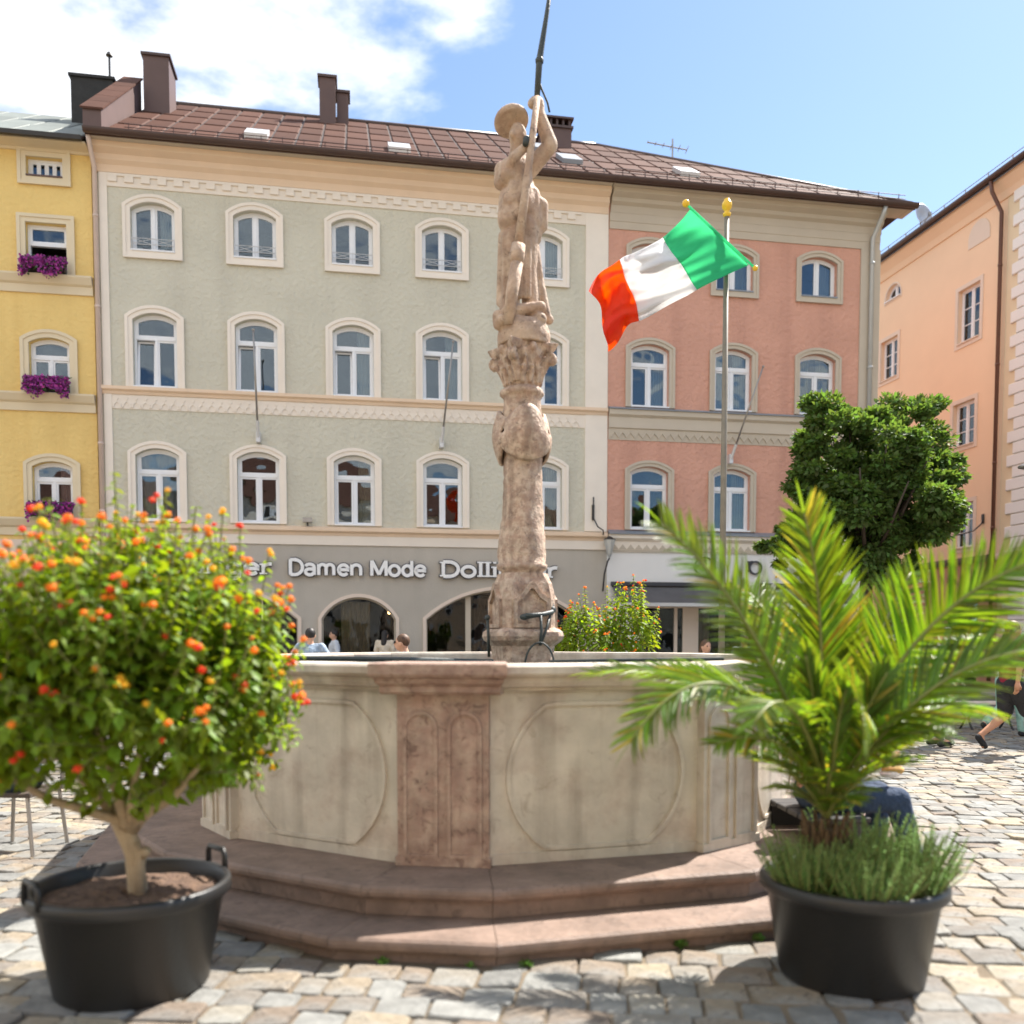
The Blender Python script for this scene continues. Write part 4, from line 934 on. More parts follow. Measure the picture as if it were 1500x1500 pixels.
wedge_pieces('step_stone', 0, 0, nose(STEP_D[1], Z1+.002, Z2, -.2), 'step_stone')
panelm = lambda i: 'marble_red' if i in (0,) else 'stone_panel'
# wall: even faces are pilasters (proud), odd faces are panels (set back)
P0 = oct_poly(0); Pi = oct_poly(-.30); Pb = oct_poly(-.05)
for i in range(16):
    j = (i+1) % 16; pil = i % 2 == 0
    src = P0 if pil else Pb
    a, b = Vector(P0[i]), Vector(P0[j])
    ang = math.atan2(b.y-a.y, b.x-a.x); Wd = (b-a).length; z0, z1 = ZB+.002, ZT-.15
    if pil:
        mb = MB(); W2 = Wd/2; h = z1-z0
        mb.box(-W2, W2, -.0, .20, 0, h)
        for cx_ in (-Wd*.24, Wd*.24):           # two tall round-headed fields on each pilaster
            inner = [(cx_+x, z) for x, z in arch_outline(Wd*.30, h*.80, Wd*.15, 0, 8)]; outer = [(cx_+x, z) for x, z in arch_outline(Wd*.30, h*.80, Wd*.15, .02, 8)]
            mb.ring([(x, z+h*.07) for x, z in inner], [(x, z+h*.07) for x, z in outer], -.016, -.0)
        mb.box(-W2-.012, W2+.012, -.012, .19, 0, .05)
        o = mb.obj('pilaster', M[panelm(i)], ft, ((a.x+b.x)/2, (a.y+b.y)/2, z0), rot=(0,0,ang))
        if i == 0: o['label'] = 'reddish marble corner pilaster with two round headed grooves'
    else:
        W2 = Wd/2-.0; h = z1-z0
        mb = MB(); mb.box(-W2+.003, W2-.003, .05, .25, 0, h)
        # round moulding with straight top and bottom pieces
        rx, rz_ = W2*.80, h*.41; cz = h*.50; pts_i, pts_o = [], []
        for (lst, k_) in ((pts_i, 0.0), (pts_o, .022)):
            n = 40
            for q in range(n):
                t_ = 2*math.pi*q/n; x = (rx+k_)*math.cos(t_); z = (rz_*1.22+k_)*math.sin(t_)
                z = max(-rz_-k_, min(rz_+k_, z)); lst.append((x, cz+z))
        mb.ring(pts_i, pts_o, .034, .05)
        mb.box(-W2+.003, W2-.003, .036, .05, 0, .06)
        mb.obj('panel', M['stone_panel'], ft, ((a.x+b.x)/2, (a.y+b.y)/2, z0), rot=(0,0,ang))
rim = [(-.02, ZT-.15), (-.02, ZT-.135), (.015, ZT-.125), (.03, ZT-.10), (.035, ZT-.075), (.07, ZT-.065), (.085, ZT-.05), (.085, ZT-.012), (.072, ZT), (-.24, ZT), (-.25, ZT-.02), (-.25, ZT-.5)]
for i, o in enumerate(wedge_pieces('rim_stone', 0, 0, rim, lambda i: 'marble_red' if i == 0 else 'stone_panel')): pass
# the marble corner has a projecting cap
P0c = oct_poly(.06); a, b = Vector(P0c[0]), Vector(P0c[1]); Wd = (b-a).length; ang = math.atan2(b.y-a.y, b.x-a.x)
mb = MB(); pr = [(.0,-.165),(-.02,-.15),(-.02,-.12),(-.05,-.10),(-.06,-.075),(-.085,-.065),(-.095,-.05),(-.095,.004),(-.085,.012),(.26,.012),(.26,-.16)]
W0 = Wd/2+.11; n = len(pr); mb.add([(-W0+(.095+y)*.6 if y < 0 else -W0+.05, y, z) for y, z in pr]+[(W0-(.095+y)*.6 if y < 0 else W0-.05, y, z) for y, z in pr], [tuple(range(n)), tuple(range(2*n-1, n-1, -1))]+[(i, n+i, n+(i+1)%n, (i+1)%n) for i in range(n)])
mb.obj('pilaster_cap', M['marble_red'], ft, ((a.x+b.x)/2, (a.y+b.y)/2, ZT), rot=(0,0,ang))
mb = MB(); P = oct_poly(-.255); mb.add([(x,y,ZB+.4) for x,y in P]+[(x,y,ZT-.3) for x,y in P], [tuple(range(16))]+[(i,16+i,16+(i+1)%16,(i+1)%16) for i in range(16)]); mb.obj('basin_floor', M['iron'], ft)
mb = MB(); P = oct_poly(-.253); mb.add([(x,y,ZT-.10) for x,y in P], [tuple(range(16))]); mb.obj('water_surface', M['water'], ft)
# faint blue-grey chalk marks on the right panel
PX = 7.25/1300; CC = Vector((.085, 7.25, 0))
def cz(y): return at(765, y, 7.25).z
def cx_of(x): return (x-765)*PX*1.012
col = thing('fountain_column', 'weathered mottled stone column with leafy capital and shields rising from the fountain', 'column', CC)
# pedestal: square block turned slightly
mb = MB(); zb = cz(975)
def sq(h, z, ch=.25, rot=R(18)):
    pts = []
    for q in range(4):
        a0 = rot+math.pi/2*q
        for s_ in (-1, 1):
            x, y = h, s_*h*(1-ch); pts.append((x*math.cos(a0)-y*math.sin(a0), x*math.sin(a0)+y*math.cos(a0), z))
    return pts
def loft(mb, rings):
    n = len(rings[0]); mb.add(sum(rings, []), [(k*n+i, k*n+(i+1)%n, (k+1)*n+(i+1)%n, (k+1)*n+i) for k in range(len(rings)-1) for i in range(n)]+[tuple(range((len(rings)-1)*n, len(rings)*n)), tuple(range(n-1,-1,-1))])
loft(mb, [sq(.215, .8), sq(.215, cz(952)), sq(.22, cz(946)), sq(.245, cz(942)), sq(.27, cz(938)), sq(.282, cz(932)), sq(.275, cz(926)), sq(.25, cz(922)), sq(.225, cz(920))])
loft(mb, [sq(.222, cz(921)), sq(.222, cz(880)), sq(.214, cz(868)), sq(.20, cz(856)), sq(.185, cz(848), .32), sq(.18, cz(841), .4)])
for q in range(4):                                       # raised shield-shaped fields with curved gables
    a0 = R(18)+math.pi/2*q; Rm = Matrix.Rotation(a0+math.pi/2, 4, 'Z'); h1 = .222
    H = cz(862)-cz(918)
    inn = [(-.12,.02),(.12,.02),(.12,H*.62),(.07,H*.72),(.02,H*.93),(0,H*.97),(-.02,H*.93),(-.07,H*.72),(-.12,H*.62)]
    oun = [(-.15,-.01),(.15,-.01),(.15,H*.70),(.08,H*.84),(.03,H*1.08),(0,H*1.14),(-.03,H*1.08),(-.08,H*.84),(-.15,H*.70)]
    m_ = MB(); m_.ring(inn, oun, -h1-.026, -h1+.03)
    mb.add([Rm @ (Vector(v)+Vector((0,0,cz(918)))) for v in m_.v], m_.f)
mb.obj('pedestal', M['column_stone'], col)
mb = MB(); k = 1.012*PX
prof = []
for y_, r_ in ((842,.17),(838,.172),(834,.205),(828,.205),(826,33*k),(815,35*k),(800,34*k),(780,32*k),(760,30*k),(735,28.5*k),(700,27.5*k),(660,27*k),(620,27*k),(585,26.5*k),(583,28*k),(581,30*k),(577,31.5*k),(573,30*k),(571,27*k)):
    prof.append((r_ if r_ > 1 else r_, cz(y_)))
NS = 40; vs = []; fs = []; n = len(prof)
fine = []
for a_, b_ in zip(prof[:-1], prof[1:]):
    m_ = max(1, int(abs(b_[1]-a_[1])/.035))
    for q in range(m_): t_ = q/m_; fine.append((a_[0]+(b_[0]-a_[0])*t_, a_[1]+(b_[1]-a_[1])*t_))
fine.append(prof[-1]); n = len(fine); rn = np.random.default_rng(5); nz_ = rn.normal(0, .0035, (NS, n))
for i in range(NS):
    a_ = 2*math.pi*i/NS
    for q, (r_, z_) in enumerate(fine):
        rr_ = r_*(1+.03*math.sin(3*a_+z_*5))+nz_[i, q]; vs.append((rr_*math.cos(a_), rr_*math.sin(a_), z_))
for i in range(NS):
    j = (i+1) % NS
    for q in range(n-1): fs.append((i*n+q, j*n+q, j*n+q+1, i*n+q+1))
fs.append(tuple(i*n+n-1 for i in range(NS))); MB().add(vs, fs).obj('shaft', M['column_stone'], col, smooth=True)
# capital
def solid(parts, voxel, name, smooth_it=2, disp=None):
    """one continuous surface grown from overlapping tapered limbs (voxel remesh), returned as mesh data"""
    mb = MB()
    for p in parts:
        if p[0] == 'c':      # capsule a, ra, b, rb
            _, a, ra, b, rb = p; a, b = Vector(a), Vector(b); d = (b-a); L_ = d.length or 1e-4; d = d/L_; pts, rs = [], []
            for t in (-.99, -.8, -.45, 0): pts.append(a+d*ra*t); rs.append(ra*math.sqrt(max(0, 1-t*t)))
            for t in (0, .45, .8, .99): pts.append(b+d*rb*t); rs.append(rb*math.sqrt(max(0, 1-t*t)))
            mb.tube(pts, rs, 12)
        elif p[0] == 's': mb.sphere(p[1], p[2], 14, 9)
        elif p[0] == 'm': mb.add(p[1], p[2])
        elif p[0] == 't': mb.tube(p[1], p[2], 10)
    me = mb.mesh(name+'_tmp', []); o = bpy.data.objects.new('tmp', me); COL.objects.link(o)
    md = o.modifiers.new('r', 'REMESH'); md.mode = 'VOXEL'; md.voxel_size = voxel
    if smooth_it: ms = o.modifiers.new('s', 'SMOOTH'); ms.factor = .5; ms.iterations = smooth_it
    dg = bpy.context.evaluated_depsgraph_get(); r = bpy.data.meshes.new_from_object(o.evaluated_get(dg)); r.name = name
    bpy.data.objects.remove(o); bpy.data.meshes.remove(me)
    r.polygons.foreach_set('use_smooth', [True]*len(r.polygons)); return r
def fin(me, m): me.materials.clear(); me.materials.append(m); return me
parts = []; z0, z1 = cz(572), cz(508)
mb = MB(); rot = R(26)
mb.lathe([(.15,z0-.01),(.155,z0+.05),(.165,z0+.12),(.185,z0+.2),(.215,z0+.27),(.20,z0+.30),(0,z0+.30)], seg=24); parts.append(('m', mb.v, mb.f))
ab = MB(); ring_ = []
def abacus(h, z, cave=.055):
    pts = []
    for q in range(4):
        a0 = rot+math.pi/2*q
        for t in range(-4, 5):
            if t == 4: pass
            s_ = t/4; x = h-cave*(1-s_*s_)*1.0; y = s_*h
            if t < 4 or True: pts.append((x*math.cos(a0)-y*math.sin(a0), x*math.sin(a0)+y*math.cos(a0), z))
    return pts
loft(ab, [abacus(.19, z1-.085), abacus(.225, z1-.06), abacus(.232, z1-.045), abacus(.245, z1-.02), abacus(.248, z1)]); parts.append(('m', ab.v, ab.f))
for q in range(4):
    a0 = rot+math.pi/4+math.pi/2*q; ca_, sa_ = math.cos(a0), math.sin(a0)
    P3 = lambda r_, z_, s_=0: (r_*ca_-s_*sa_, r_*sa_+s_*ca_, z_)
    parts.append(('t', [P3(.15,z0+.05),P3(.19,z0+.14),P3(.24,z0+.21),P3(.285,z0+.245)], [.035,.04,.04,.03]))
    for s_ in (-1, 1):                                   # volutes: coils under the abacus corners
        cl = [P3(.275+.042*(1-t/14)*math.cos(R(90-t*32)), z0+.215+.042*(1-t/14)*math.sin(R(90-t*32)), s_*.022) for t in range(11)]
        parts.append(('t', cl, [.019]*11))
    a1 = rot+math.pi/2*q; c1, s1 = math.cos(a1), math.sin(a1)
    for lv, (rr_, zz_, hh_) in enumerate(((.165, z0+.03, .13), (.18, z0+.10, .13))):
        aa = a1+(math.pi/4 if lv else 0)
        for dd in (-.45, 0, .45):
            cc_, ss_ = math.cos(aa+dd), math.sin(aa+dd)
            parts.append(('t', [(rr_*.95*cc_, rr_*.95*ss_, zz_), ((rr_+.012)*cc_, (rr_+.012)*ss_, zz_+hh_*.6), ((rr_+.04)*cc_, (rr_+.04)*ss_, zz_+hh_*.95), ((rr_+.055)*cc_, (rr_+.055)*ss_, zz_+hh_*.82)], [.022,.024,.018,.012]))
    parts.append(('s', (.205*c1, .205*s1, z1-.045), (.04,.04,.04)))
me = fin(solid(parts, .0075, 'capital', 1), M['column_stone']); inst(me, 'capital', col, scale=(.87, .87, 1))
# three curled shields round the shaft
def shield(az, label=None):
    W, H = 11, 12; vs = []; zt, zbt = cz(608), cz(680)
    for s_ in (0, 1):
        for j in range(H+1):
            t = j/H
            for i in range(W+1):
                u = -1+2*i/W
                half = .205 if t < .55 else .205*math.sqrt(max(0.02, 1-((t-.55)/.45)**2))
                if .22 < t < .42: half *= 1-.18*math.sin((t-.22)/.2*math.pi)
                z = zt + .045*math.cos(u*math.pi)*(1-t)*1 + (zbt-zt)*t
                r_ = .165+.05*math.sin(t*math.pi)+ .018*math.cos(u*3.1)*(1-t) + (.026 if s_ == 0 else 0)
                a_ = az+u*half/.175*.95
                vs.append((r_*math.cos(a_), r_*math.sin(a_), z))
    n = W+1; o2 = n*(H+1); fs = []
    for j in range(H):
        for i in range(W): a_ = j*n+i; fs += [(a_,a_+1,a_+n+1,a_+n), (o2+a_,o2+a_+n,o2+a_+n+1,o2+a_+1)]
    edge = [i for i in range(n)]+[j*n+W for j in range(1,H+1)]+[H*n+i for i in range(W-1,-1,-1)]+[j*n for j in range(H-1,0,-1)]
    for a_, b_ in zip(edge, edge[1:]+edge[:1]): fs.append((b_,a_,o2+a_,o2+b_))
    MB().add(vs, fs).obj('shield', M['column_stone'], col, smooth=True)
for a_ in (-78, 162, 42): shield(R(a_))
mb = MB(); mb.tube([(.02,-.30,cz(904)),(.08,-.31,cz(903)),(.16,-.26,cz(901)),(.23,-.16,cz(898)),(.24,-.12,cz(893))], [.026,.02,.017,.022,.02], 10)
mb.sphere((.01,-.30,cz(905)), (.035,.03,.026)); mb.sphere((.235,-.13,cz(894)), .032); mb.tube([(.235,-.13,cz(894)),(.25,-.12,cz(886))], [.012,.006], 6)
mb.tube([(.14,-.28,cz(903)),(.145,-.29,cz(925)),(.135,-.30,cz(945))], .012, 8); mb.tube([(.22,-.17,cz(900)),(.19,-.24,cz(920)),(.14,-.30,cz(943))], .011, 8)
mb.tube([(.03+.115*math.cos(R(a_))+.10, -.33, cz(975)+.19*math.sin(R(a_))) for a_ in range(0, 181, 15)], .008, 8)
mb.tube([(-.27,-.10,cz(962)),(-.28,-.12,cz(905))], .012, 6); mb.sphere((-.28,-.12,cz(905)), .022)
mb.obj('iron_spout', M['iron'], col, smooth=True)

# ------------------------------------------------------------------ statue of a man in a broad hat raising a staff
st = thing('statue', 'weathered stone figure in a broad hat raising a staff on top of the fountain column', 'statue', CC)
def S(x, y, d=0.0): return (cx_of(x), d, cz(y))
u = PX*1.012
sp = []
mb = MB(); mb.lathe([(0,cz(509)),(.21,cz(509)),(.215,cz(495)),(.20,cz(482)),(.16,cz(473)),(0,cz(471))], (0.01,0,0), seg=20); sp.append(('m', mb.v, mb.f))
c = lambda x1,y1,r1,x2,y2,r2,d1=0,d2=0: sp.append(('c', S(x1,y1,d1), r1*u, S(x2,y2,d2), r2*u))
c(747,468,13, 750,395,14, -.04,-.03); c(750,395,14, 752,330,19, -.03,0)          # left leg
c(778,462,12, 772,395,13, .03,.02); c(772,395,13, 770,330,18, .02,0)             # right leg
c(742,474,8, 736,478,8, -.08,-.14); c(778,470,8, 790,474,9, -.02,-.10)            # feet
c(748,325,19, 748,292,17, -.03,0); c(776,322,18, 774,290,17, .02,.0)              # puffed breeches
c(762,300,26, 760,275,20); c(760,275,20, 756,250,21); c(756,250,21, 758,232,14)     # waist, chest
c(745,252,14, 744,262,13, -.05,-.07)                                               # left shoulder
c(774,248,12, 803,218,11, .02,-.04); c(803,216,11, 788,172,8, -.04,-.05)            # raised right arm
c(788,172,8, 786,156,9, -.05,-.04); c(782,156,8, 778,162,7, -.06,-.09)           # fist
c(743,262,9, 752,246,7, -.07,-.15); c(752,246,7, 770,228,6, -.15,-.14)             # left arm across to the staff
c(757,228,11, 757,216,10, -.01,-.02); sp.append(('s', S(758,203,-.03), (.072,.085,.10)))  # neck, head
sp.append(('s', S(750,207,-.10), (.022,.03,.03)))
hat = MB(); hat.lathe([(.0,-.02),(.09,-.022),(.125,-.030),(.142,-.005),(.135,.022),(.10,.032),(.085,.04),(.075,.08),(.05,.10),(0,.105)], seg=24)
Hm = Matrix.Translation(Vector(S(749,180,-.02))) @ Matrix.Rotation(R(-14),4,'Y') @ Matrix.Rotation(R(-24),4,'X')
sp.append(('m', [tuple(Hm @ Vector(v)) for v in hat.v], hat.f))
# skirt of the coat, cloak falling on the right
c(790,300,12, 793,328,8, .03,.05); c(793,328,6, 780,345,10, .05,.04)
for i, (x1,y1,x2,y2) in enumerate(((778,330,788,400),(786,395,800,462),(770,350,778,430),(782,440,803,464),(776,300,785,345))): c(x1,y1,8, x2,y2,7, .08+.01*i,.07)
c(790,455,8, 752,462,9, -.08,-.10); c(752,462,10, 744,462,8, -.10,-.11)            # rolled hem
c(736,340,6, 734,440,7, .06,.05); c(738,430,8, 740,455,8, .05,.0)
c(731,470,9, 731,482,8, -.10,-.10)
for x_, y_ in ((745,300),(770,305),(758,318),(752,288),(768,285)): sp.append(('s', S(x_,y_,-.10), (.05,.035,.075)))
c(735,248,10,734,268,10,0,0); c(772,268,9,776,284,9,.02,.02)
for k_ in range(7): c(738+k_*6,352,3.2, 740+k_*5.6,440,3.6, -.075-.01*math.sin(k_*.7),-.085)
me = fin(solid(sp, .011, 'figure', 1), M['statue_stone']); inst(me, 'figure', st)
mb = MB(); mb.tube([S(785,156,-.12),S(777,225,-.17),S(768,300,-.17),S(759,372,-.16)], [.024,.028,.032,.038], 10)
mb.tube([S(759,372,-.17),S(756,392,-.17),S(757,400,-.17)], [.055,.062,.04], 10); mb.tube([S(757,398,-.17),S(750,440,-.17),S(745,486,-.17)], [.048,.05,.04], 10)
mb.obj('staff', M['statue_stone'], st, smooth=True)
mb = MB(); mb.tube([S(784,160,-.05),S(788,95,-.06),S(797,35,-.06),S(808,-40,-.06)], [.022,.026,.018,.014], 8); mb.lathe([(.03,0),(.034,.03),(.02,.05)], S(788,100,-.06), 8)
mb.tube([S(786,118,-.05),S(791,132,-.02),S(800,146,.04),S(803,158,.06)], .008, 6); mb.tube([S(768,232,-.20),S(770,222,-.17),S(774,218,-.12)], [.022,.03,.02], 8)
mb.obj('iron_lance', M['iron'], st, smooth=True)
MB().tube([at(425,964,6.3)-CC, at(600,966,6.3)-CC, at(722,969,6.9)-CC], .017, 8).obj('iron_rail', M['iron'], col); MB().tube([at(806,969,6.9)-CC, at(900,967,6.4)-CC, at(1060,965,6.4)-CC], .012, 8).obj('iron_rail', M['iron'], col)
# ------------------------------------------------------------------ tubs
def tub(loc, rt, rb, h, label, handles=True, fill=.06):
    t = thing('plant_tub', label, 'plant tub', loc, 0, 'black plastic tubs')
    mb = MB(); q = rt-rb
    mb.lathe([(rb-.01,0),(rb,.01),(rb+q*.93,h-.075),(rt+.018,h-.065),(rt+.030,h-.05),(rt+.030,h-.012),(rt+.022,h),(rt+.004,h),(rt-.004,h-.01),(rt-.012,h-.05),(rt-.03,h-.13),(rt-.05,h-.2)], seg=56, cap=False)
    mb.lathe([(rb-.01,0),(0,0)], seg=24, cap=False); mb.obj('tub_body', M['tub'], t, smooth=False).data.polygons.foreach_set('use_smooth', [True]*len(t.children[0].data.polygons))
    N_ = 28; vs = [(0,0,h-fill+.01)]; fs = []; rn = random.Random(int(loc[0]*99))
    for j in range(1, 9):
        for i in range(N_): a = 2*math.pi*i/N_; r_ = (rt-.02)*j/8; vs.append((r_*math.cos(a), r_*math.sin(a), h-fill+rn.uniform(-.010,.012)+.02*(1-j/8)))
    for i in range(N_): fs.append((0,1+i,1+(i+1)%N_))
    for j in range(7):
        for i in range(N_): b_ = 1+j*N_; fs.append((b_+i,b_+N_+i,b_+N_+(i+1)%N_,b_+(i+1)%N_))
    MB().add(vs, fs).obj('soil', M['soil'], t, smooth=True)
    if handles:
        for a in (R(48), R(228)):
            mb = MB(); r_ = rt+.02; c_, s_ = math.cos(a), math.sin(a); w_ = .075
            P3 = lambda k, z: (r_*c_-k*s_, r_*s_+k*c_, z)
            mb.tube([P3(-w_,h-.03),P3(-w_,h+.05),P3(-w_*.8,h+.075),P3(w_*.8,h+.075),P3(w_,h+.05),P3(w_,h-.03)], .014, 8); mb.obj('handle', M['tub'], t, smooth=True)
    return t
TL = Vector((-1.70, 3.91, 0)); TR = Vector((1.565, 4.03, 0))
tub(TL, .397, .325, .47, 'black plastic tub with brown soil holding the big lantana on the left'); tub(TR, .382, .318, .46, 'black plastic tub on the right crowded with herbs and a palm', handles=False)
tub((-3.02, 9.25, 0), .40, .33, .46, 'black tub half hidden behind the left side of the fountain')

# ------------------------------------------------------------------ lantana shrubs
lt_v = [(0,0,0),(-.24,.28,.05),(0,.30,-.02),(.24,.28,.05),(-.26,.58,.02),(0,.62,-.05),(.26,.58,.02),(-.10,.88,-.06),(.10,.88,-.06),(0,1.04,-.16)]
lt_f = [(0,2,1,1),(0,3,2,2),(1,2,5,4),(2,3,6,5),(4,5,7,7),(5,6,8,8),(7,5,8,9)]
lt_t = [(0,2,1),(0,3,2),(1,2,5),(1,5,4),(2,3,6),(2,6,5),(4,5,7),(5,6,8),(5,8,7),(7,8,9)]
def flower_mesh(m, r=.018, seed=1):
    mb = MB(); q = random.Random(seed)
    for i in range(15):
        t = math.acos(1-1.25*(i+.5)/15); p = i*2.39996; d = Vector((math.sin(t)*math.cos(p), math.sin(t)*math.sin(p), math.cos(t))); c_ = d*r*(.9+q.random()*.25)
        a = d.orthogonal().normalized(); b = d.cross(a); s_ = r*.36; vs = [c_+d*s_*.2]
        for k in range(5): an = 2*math.pi*k/5; vs.append(c_+(a*math.cos(an)+b*math.sin(an))*s_+d*s_*(.35 if k%2 else .15))
        mb.add(vs, [(0,1+k,1+(k+1)%5) for k in range(5)])
    mb.sphere((0,0,0), r*.72, 8, 5); return mb.mesh('flower_cluster', m)
FLM = [flower_mesh(M['fl_orange'], .0185, 1), flower_mesh(M['fl_yellow'], .017, 2), flower_mesh(M['fl_red'], .0185, 3), flower_mesh(M['fl_orange'], .022, 4)]
def lantana(name, label, loc, base_z, trunk_h, rx, ry, zc, zu, zd, nshoot, leaf, seed, nparts=290, nfl=180, cat='shrub', trunk=True, inner=900, group='potted lantana shrubs', prefer=None):
    q = random.Random(seed); root = thing(name, label, cat, loc, 0, group)
    L = Vector(loc); heart = Vector((0, 0, base_z+trunk_h))
    mb = MB(); st_ = MB(); limbs = []
    if trunk:
        mb.tube([(.02,0,base_z-.08),(.03,.0,base_z),(.02,-.01,base_z+trunk_h*.55),(-.035,0,base_z+trunk_h*.95),(-.06,.01,base_z+trunk_h*1.12)], [.058,.042,.04,.045,.04], 12)
        mb.tube([(.05,-.03,base_z-.05),(.045,-.03,base_z+trunk_h*.3),(.06,-.035,base_z+trunk_h*.52),(.03,-.02,base_z+trunk_h*.7)], [.035,.026,.024,.016], 10)
        mb.tube([(.06,-.035,base_z+trunk_h*.5),(.095,-.05,base_z+trunk_h*.62)], [.018,.022], 8)
    for k in range(11):
        a = 2*math.pi*k/11+q.uniform(-.2,.2); el = q.uniform(.45,1.1)
        p1 = heart+Vector((math.cos(a)*.05, math.sin(a)*.05, .0)); d = Vector((math.cos(a)*math.cos(el), math.sin(a)*math.cos(el), math.sin(el)))
        p2 = p1+Vector((d.x*rx*.45, d.y*ry*.45, d.z*.3)); p3 = p2+Vector((d.x*rx*.35, d.y*ry*.35, .18))
        mb.tube([heart-Vector((0,0,.06)), p1, p2, p3], [.035,.028,.018,.008], 7); limbs += [p1+(p2-p1)*.6, p2, p2+(p3-p2)*.5, p3]
    leaves = []; fls = []
    C_ = Vector((0, 0, zc))
    for k in range(nshoot):
        for _ in range(50):
            d = Vector((q.gauss(0,1), q.gauss(0,1), q.gauss(.25,1))).normalized()
            if d.z > -.75: break
        rad = q.uniform(.80, 1.04) if d.z < .2 else q.uniform(.72, 1.08)
        tip = C_+Vector((d.x*rx*rad, d.y*ry*rad, d.z*(zu if d.z > 0 else zd)*rad))
        if d.z > .3 and q.random() < .25: tip += Vector((q.uniform(-.04,.04), q.uniform(-.04,.04), q.uniform(.02,.12)))
        s_ = min(limbs, key=lambda p: (p-tip).length+q.random()*.2); ln = (tip-s_).length
        mid = s_+(tip-s_)*.5+Vector((0,0,-.03 if d.z > 0 else .05)); n_ = max(3, int(ln/.032)); prev = s_
        pts = []
        for i in range(n_+1):
            t = i/n_; pts.append(s_*(1-t)**2+mid*2*t*(1-t)+tip*t*t)
        st_.tube([pts[i] for i in range(0, n_+1, max(1, n_//3))]+([pts[-1]] if n_ % max(1, n_//3) else []), .0035, 4, False)
        for i in range(max(1, int(n_*.35)), n_+1):
            t = i/n_; p = pts[i]; tg = (pts[i]-pts[i-1]).normalized(); a0 = i*math.pi/2+k
            o1 = tg.orthogonal().normalized(); o2 = tg.cross(o1)
            for s2 in (0, 1):
                a = a0+s2*math.pi; ld = (o1*math.cos(a)+o2*math.sin(a))*.85+tg*.25+Vector((0,0,-.30-.35*q.random()))
                up = Vector((0,0,1))+tg*.4+Vector((q.gauss(0,.25),q.gauss(0,.25),0)); sz = leaf*(1.05-.55*max(0,t-.6)/.4)*q.uniform(.8,1.25)
                leaves.append((p, ld, up, sz))
        if d.z > -.25 or q.random() < .3: fls.append((tip+(tip-pts[-2]).normalized()*.012, q.random(), d))
    for k in range(inner):
        d = Vector((q.gauss(0,1), q.gauss(0,1), q.gauss(0,1))).normalized()*(q.random()**.5)*.86
        p = C_+Vector((d.x*rx, d.y*ry, d.z*(zu if d.z > 0 else zd)))
        leaves.append((p, Vector((q.gauss(0,1),q.gauss(0,1),-.6)), Vector((q.gauss(0,.4),q.gauss(0,.4),1)), leaf*q.uniform(.8,1.4)))
    mb.obj('trunk', M['bark_pale'], root, smooth=True); tag(st_.obj('shoots', M['stem_green'], root), kind='stuff')
    pos = [l[0] for l in leaves]; Ms = frame_mats(np.array([tuple(p) for p in pos]), np.array([tuple(l[1]) for l in leaves]), np.array([tuple(l[2]) for l in leaves]), [l[3] for l in leaves])
    order = np.argsort([(L+p-Vector((0,0,CAMH))).length + (0 if abs((L+p).x) < .6*(L+p).y else 9) for p in pos]) if nparts else np.arange(len(pos))
    if nparts:
        lm = bpy.data.meshes.new('leaf'); lm.from_pydata(lt_v, [], lt_t); lm.materials.append(M['lantana_leaf'])
        for i in order[:nparts]:
            o = inst(lm, 'leaf', root); o.matrix_local = Matrix([list(Ms[i][0]), list(Ms[i][1]), list(Ms[i][2]), [0,0,0,1]])
    rest = Ms[order[nparts:]]; V_, Fc_ = scatter(lt_v, lt_t, rest)
    tag(inst(np_mesh('foliage', V_, Fc_, M['lantana_leaf']), 'foliage', root), kind='stuff')
    q.shuffle(fls)
    for i, (p, c_, d) in enumerate(fls[:nfl]):
        hi = d.z; m_ = FLM[0] if c_ < .45 else FLM[1] if c_ < .65 else FLM[2] if c_ < .88 else FLM[3]
        inst(m_, 'flower_cluster', root, p, (q.uniform(-.5,.5), q.uniform(-.5,.5), q.random()*6), q.uniform(.55,.95))
        if q.random() < .35: inst(FLM[int(c_*2.99)], 'flower_cluster', root, p+Vector((q.uniform(-.035,.035),q.uniform(-.035,.035),q.uniform(-.03,.005))), (0,0,q.random()*6), q.uniform(.6,1.0))
    return root, len(leaves)
lantana('lantana_shrub', 'large orange flowered lantana on a pale branching stem at the left', TL+Vector((0,0,0)), .41, .34, .79, .74, 1.36, .79, .66, 500, .071, 11, 260, 290, inner=2900)
lantana('lantana_shrub', 'small orange flowered lantana behind the fountain, nearest the column', (.86, 11.0, 0), .5, .5, .42, .4, 1.35, .72, .5, 70, .075, 21, 0, 60, inner=500)
lantana('lantana_shrub', 'tall orange flowered lantana behind the fountain in front of the white shop', (1.45, 11.3, 0), .5, .5, .45, .42, 1.5, .80, .6, 85, .075, 22, 0, 60, inner=600)
lantana('lantana_shrub', 'lantana in the tub behind the left side of the fountain', (-3.02, 9.25, 0), .42, .35, .42, .4, 1.1, .5, .35, 50, .075, 23, 0, 30, inner=350)
tub((.86, 11.0, 0), .33, .27, .5, 'black tub hidden behind the basin, nearest the column'); tub((1.50, 11.35, 0), .33, .27, .5, 'black tub hidden behind the basin, further right')

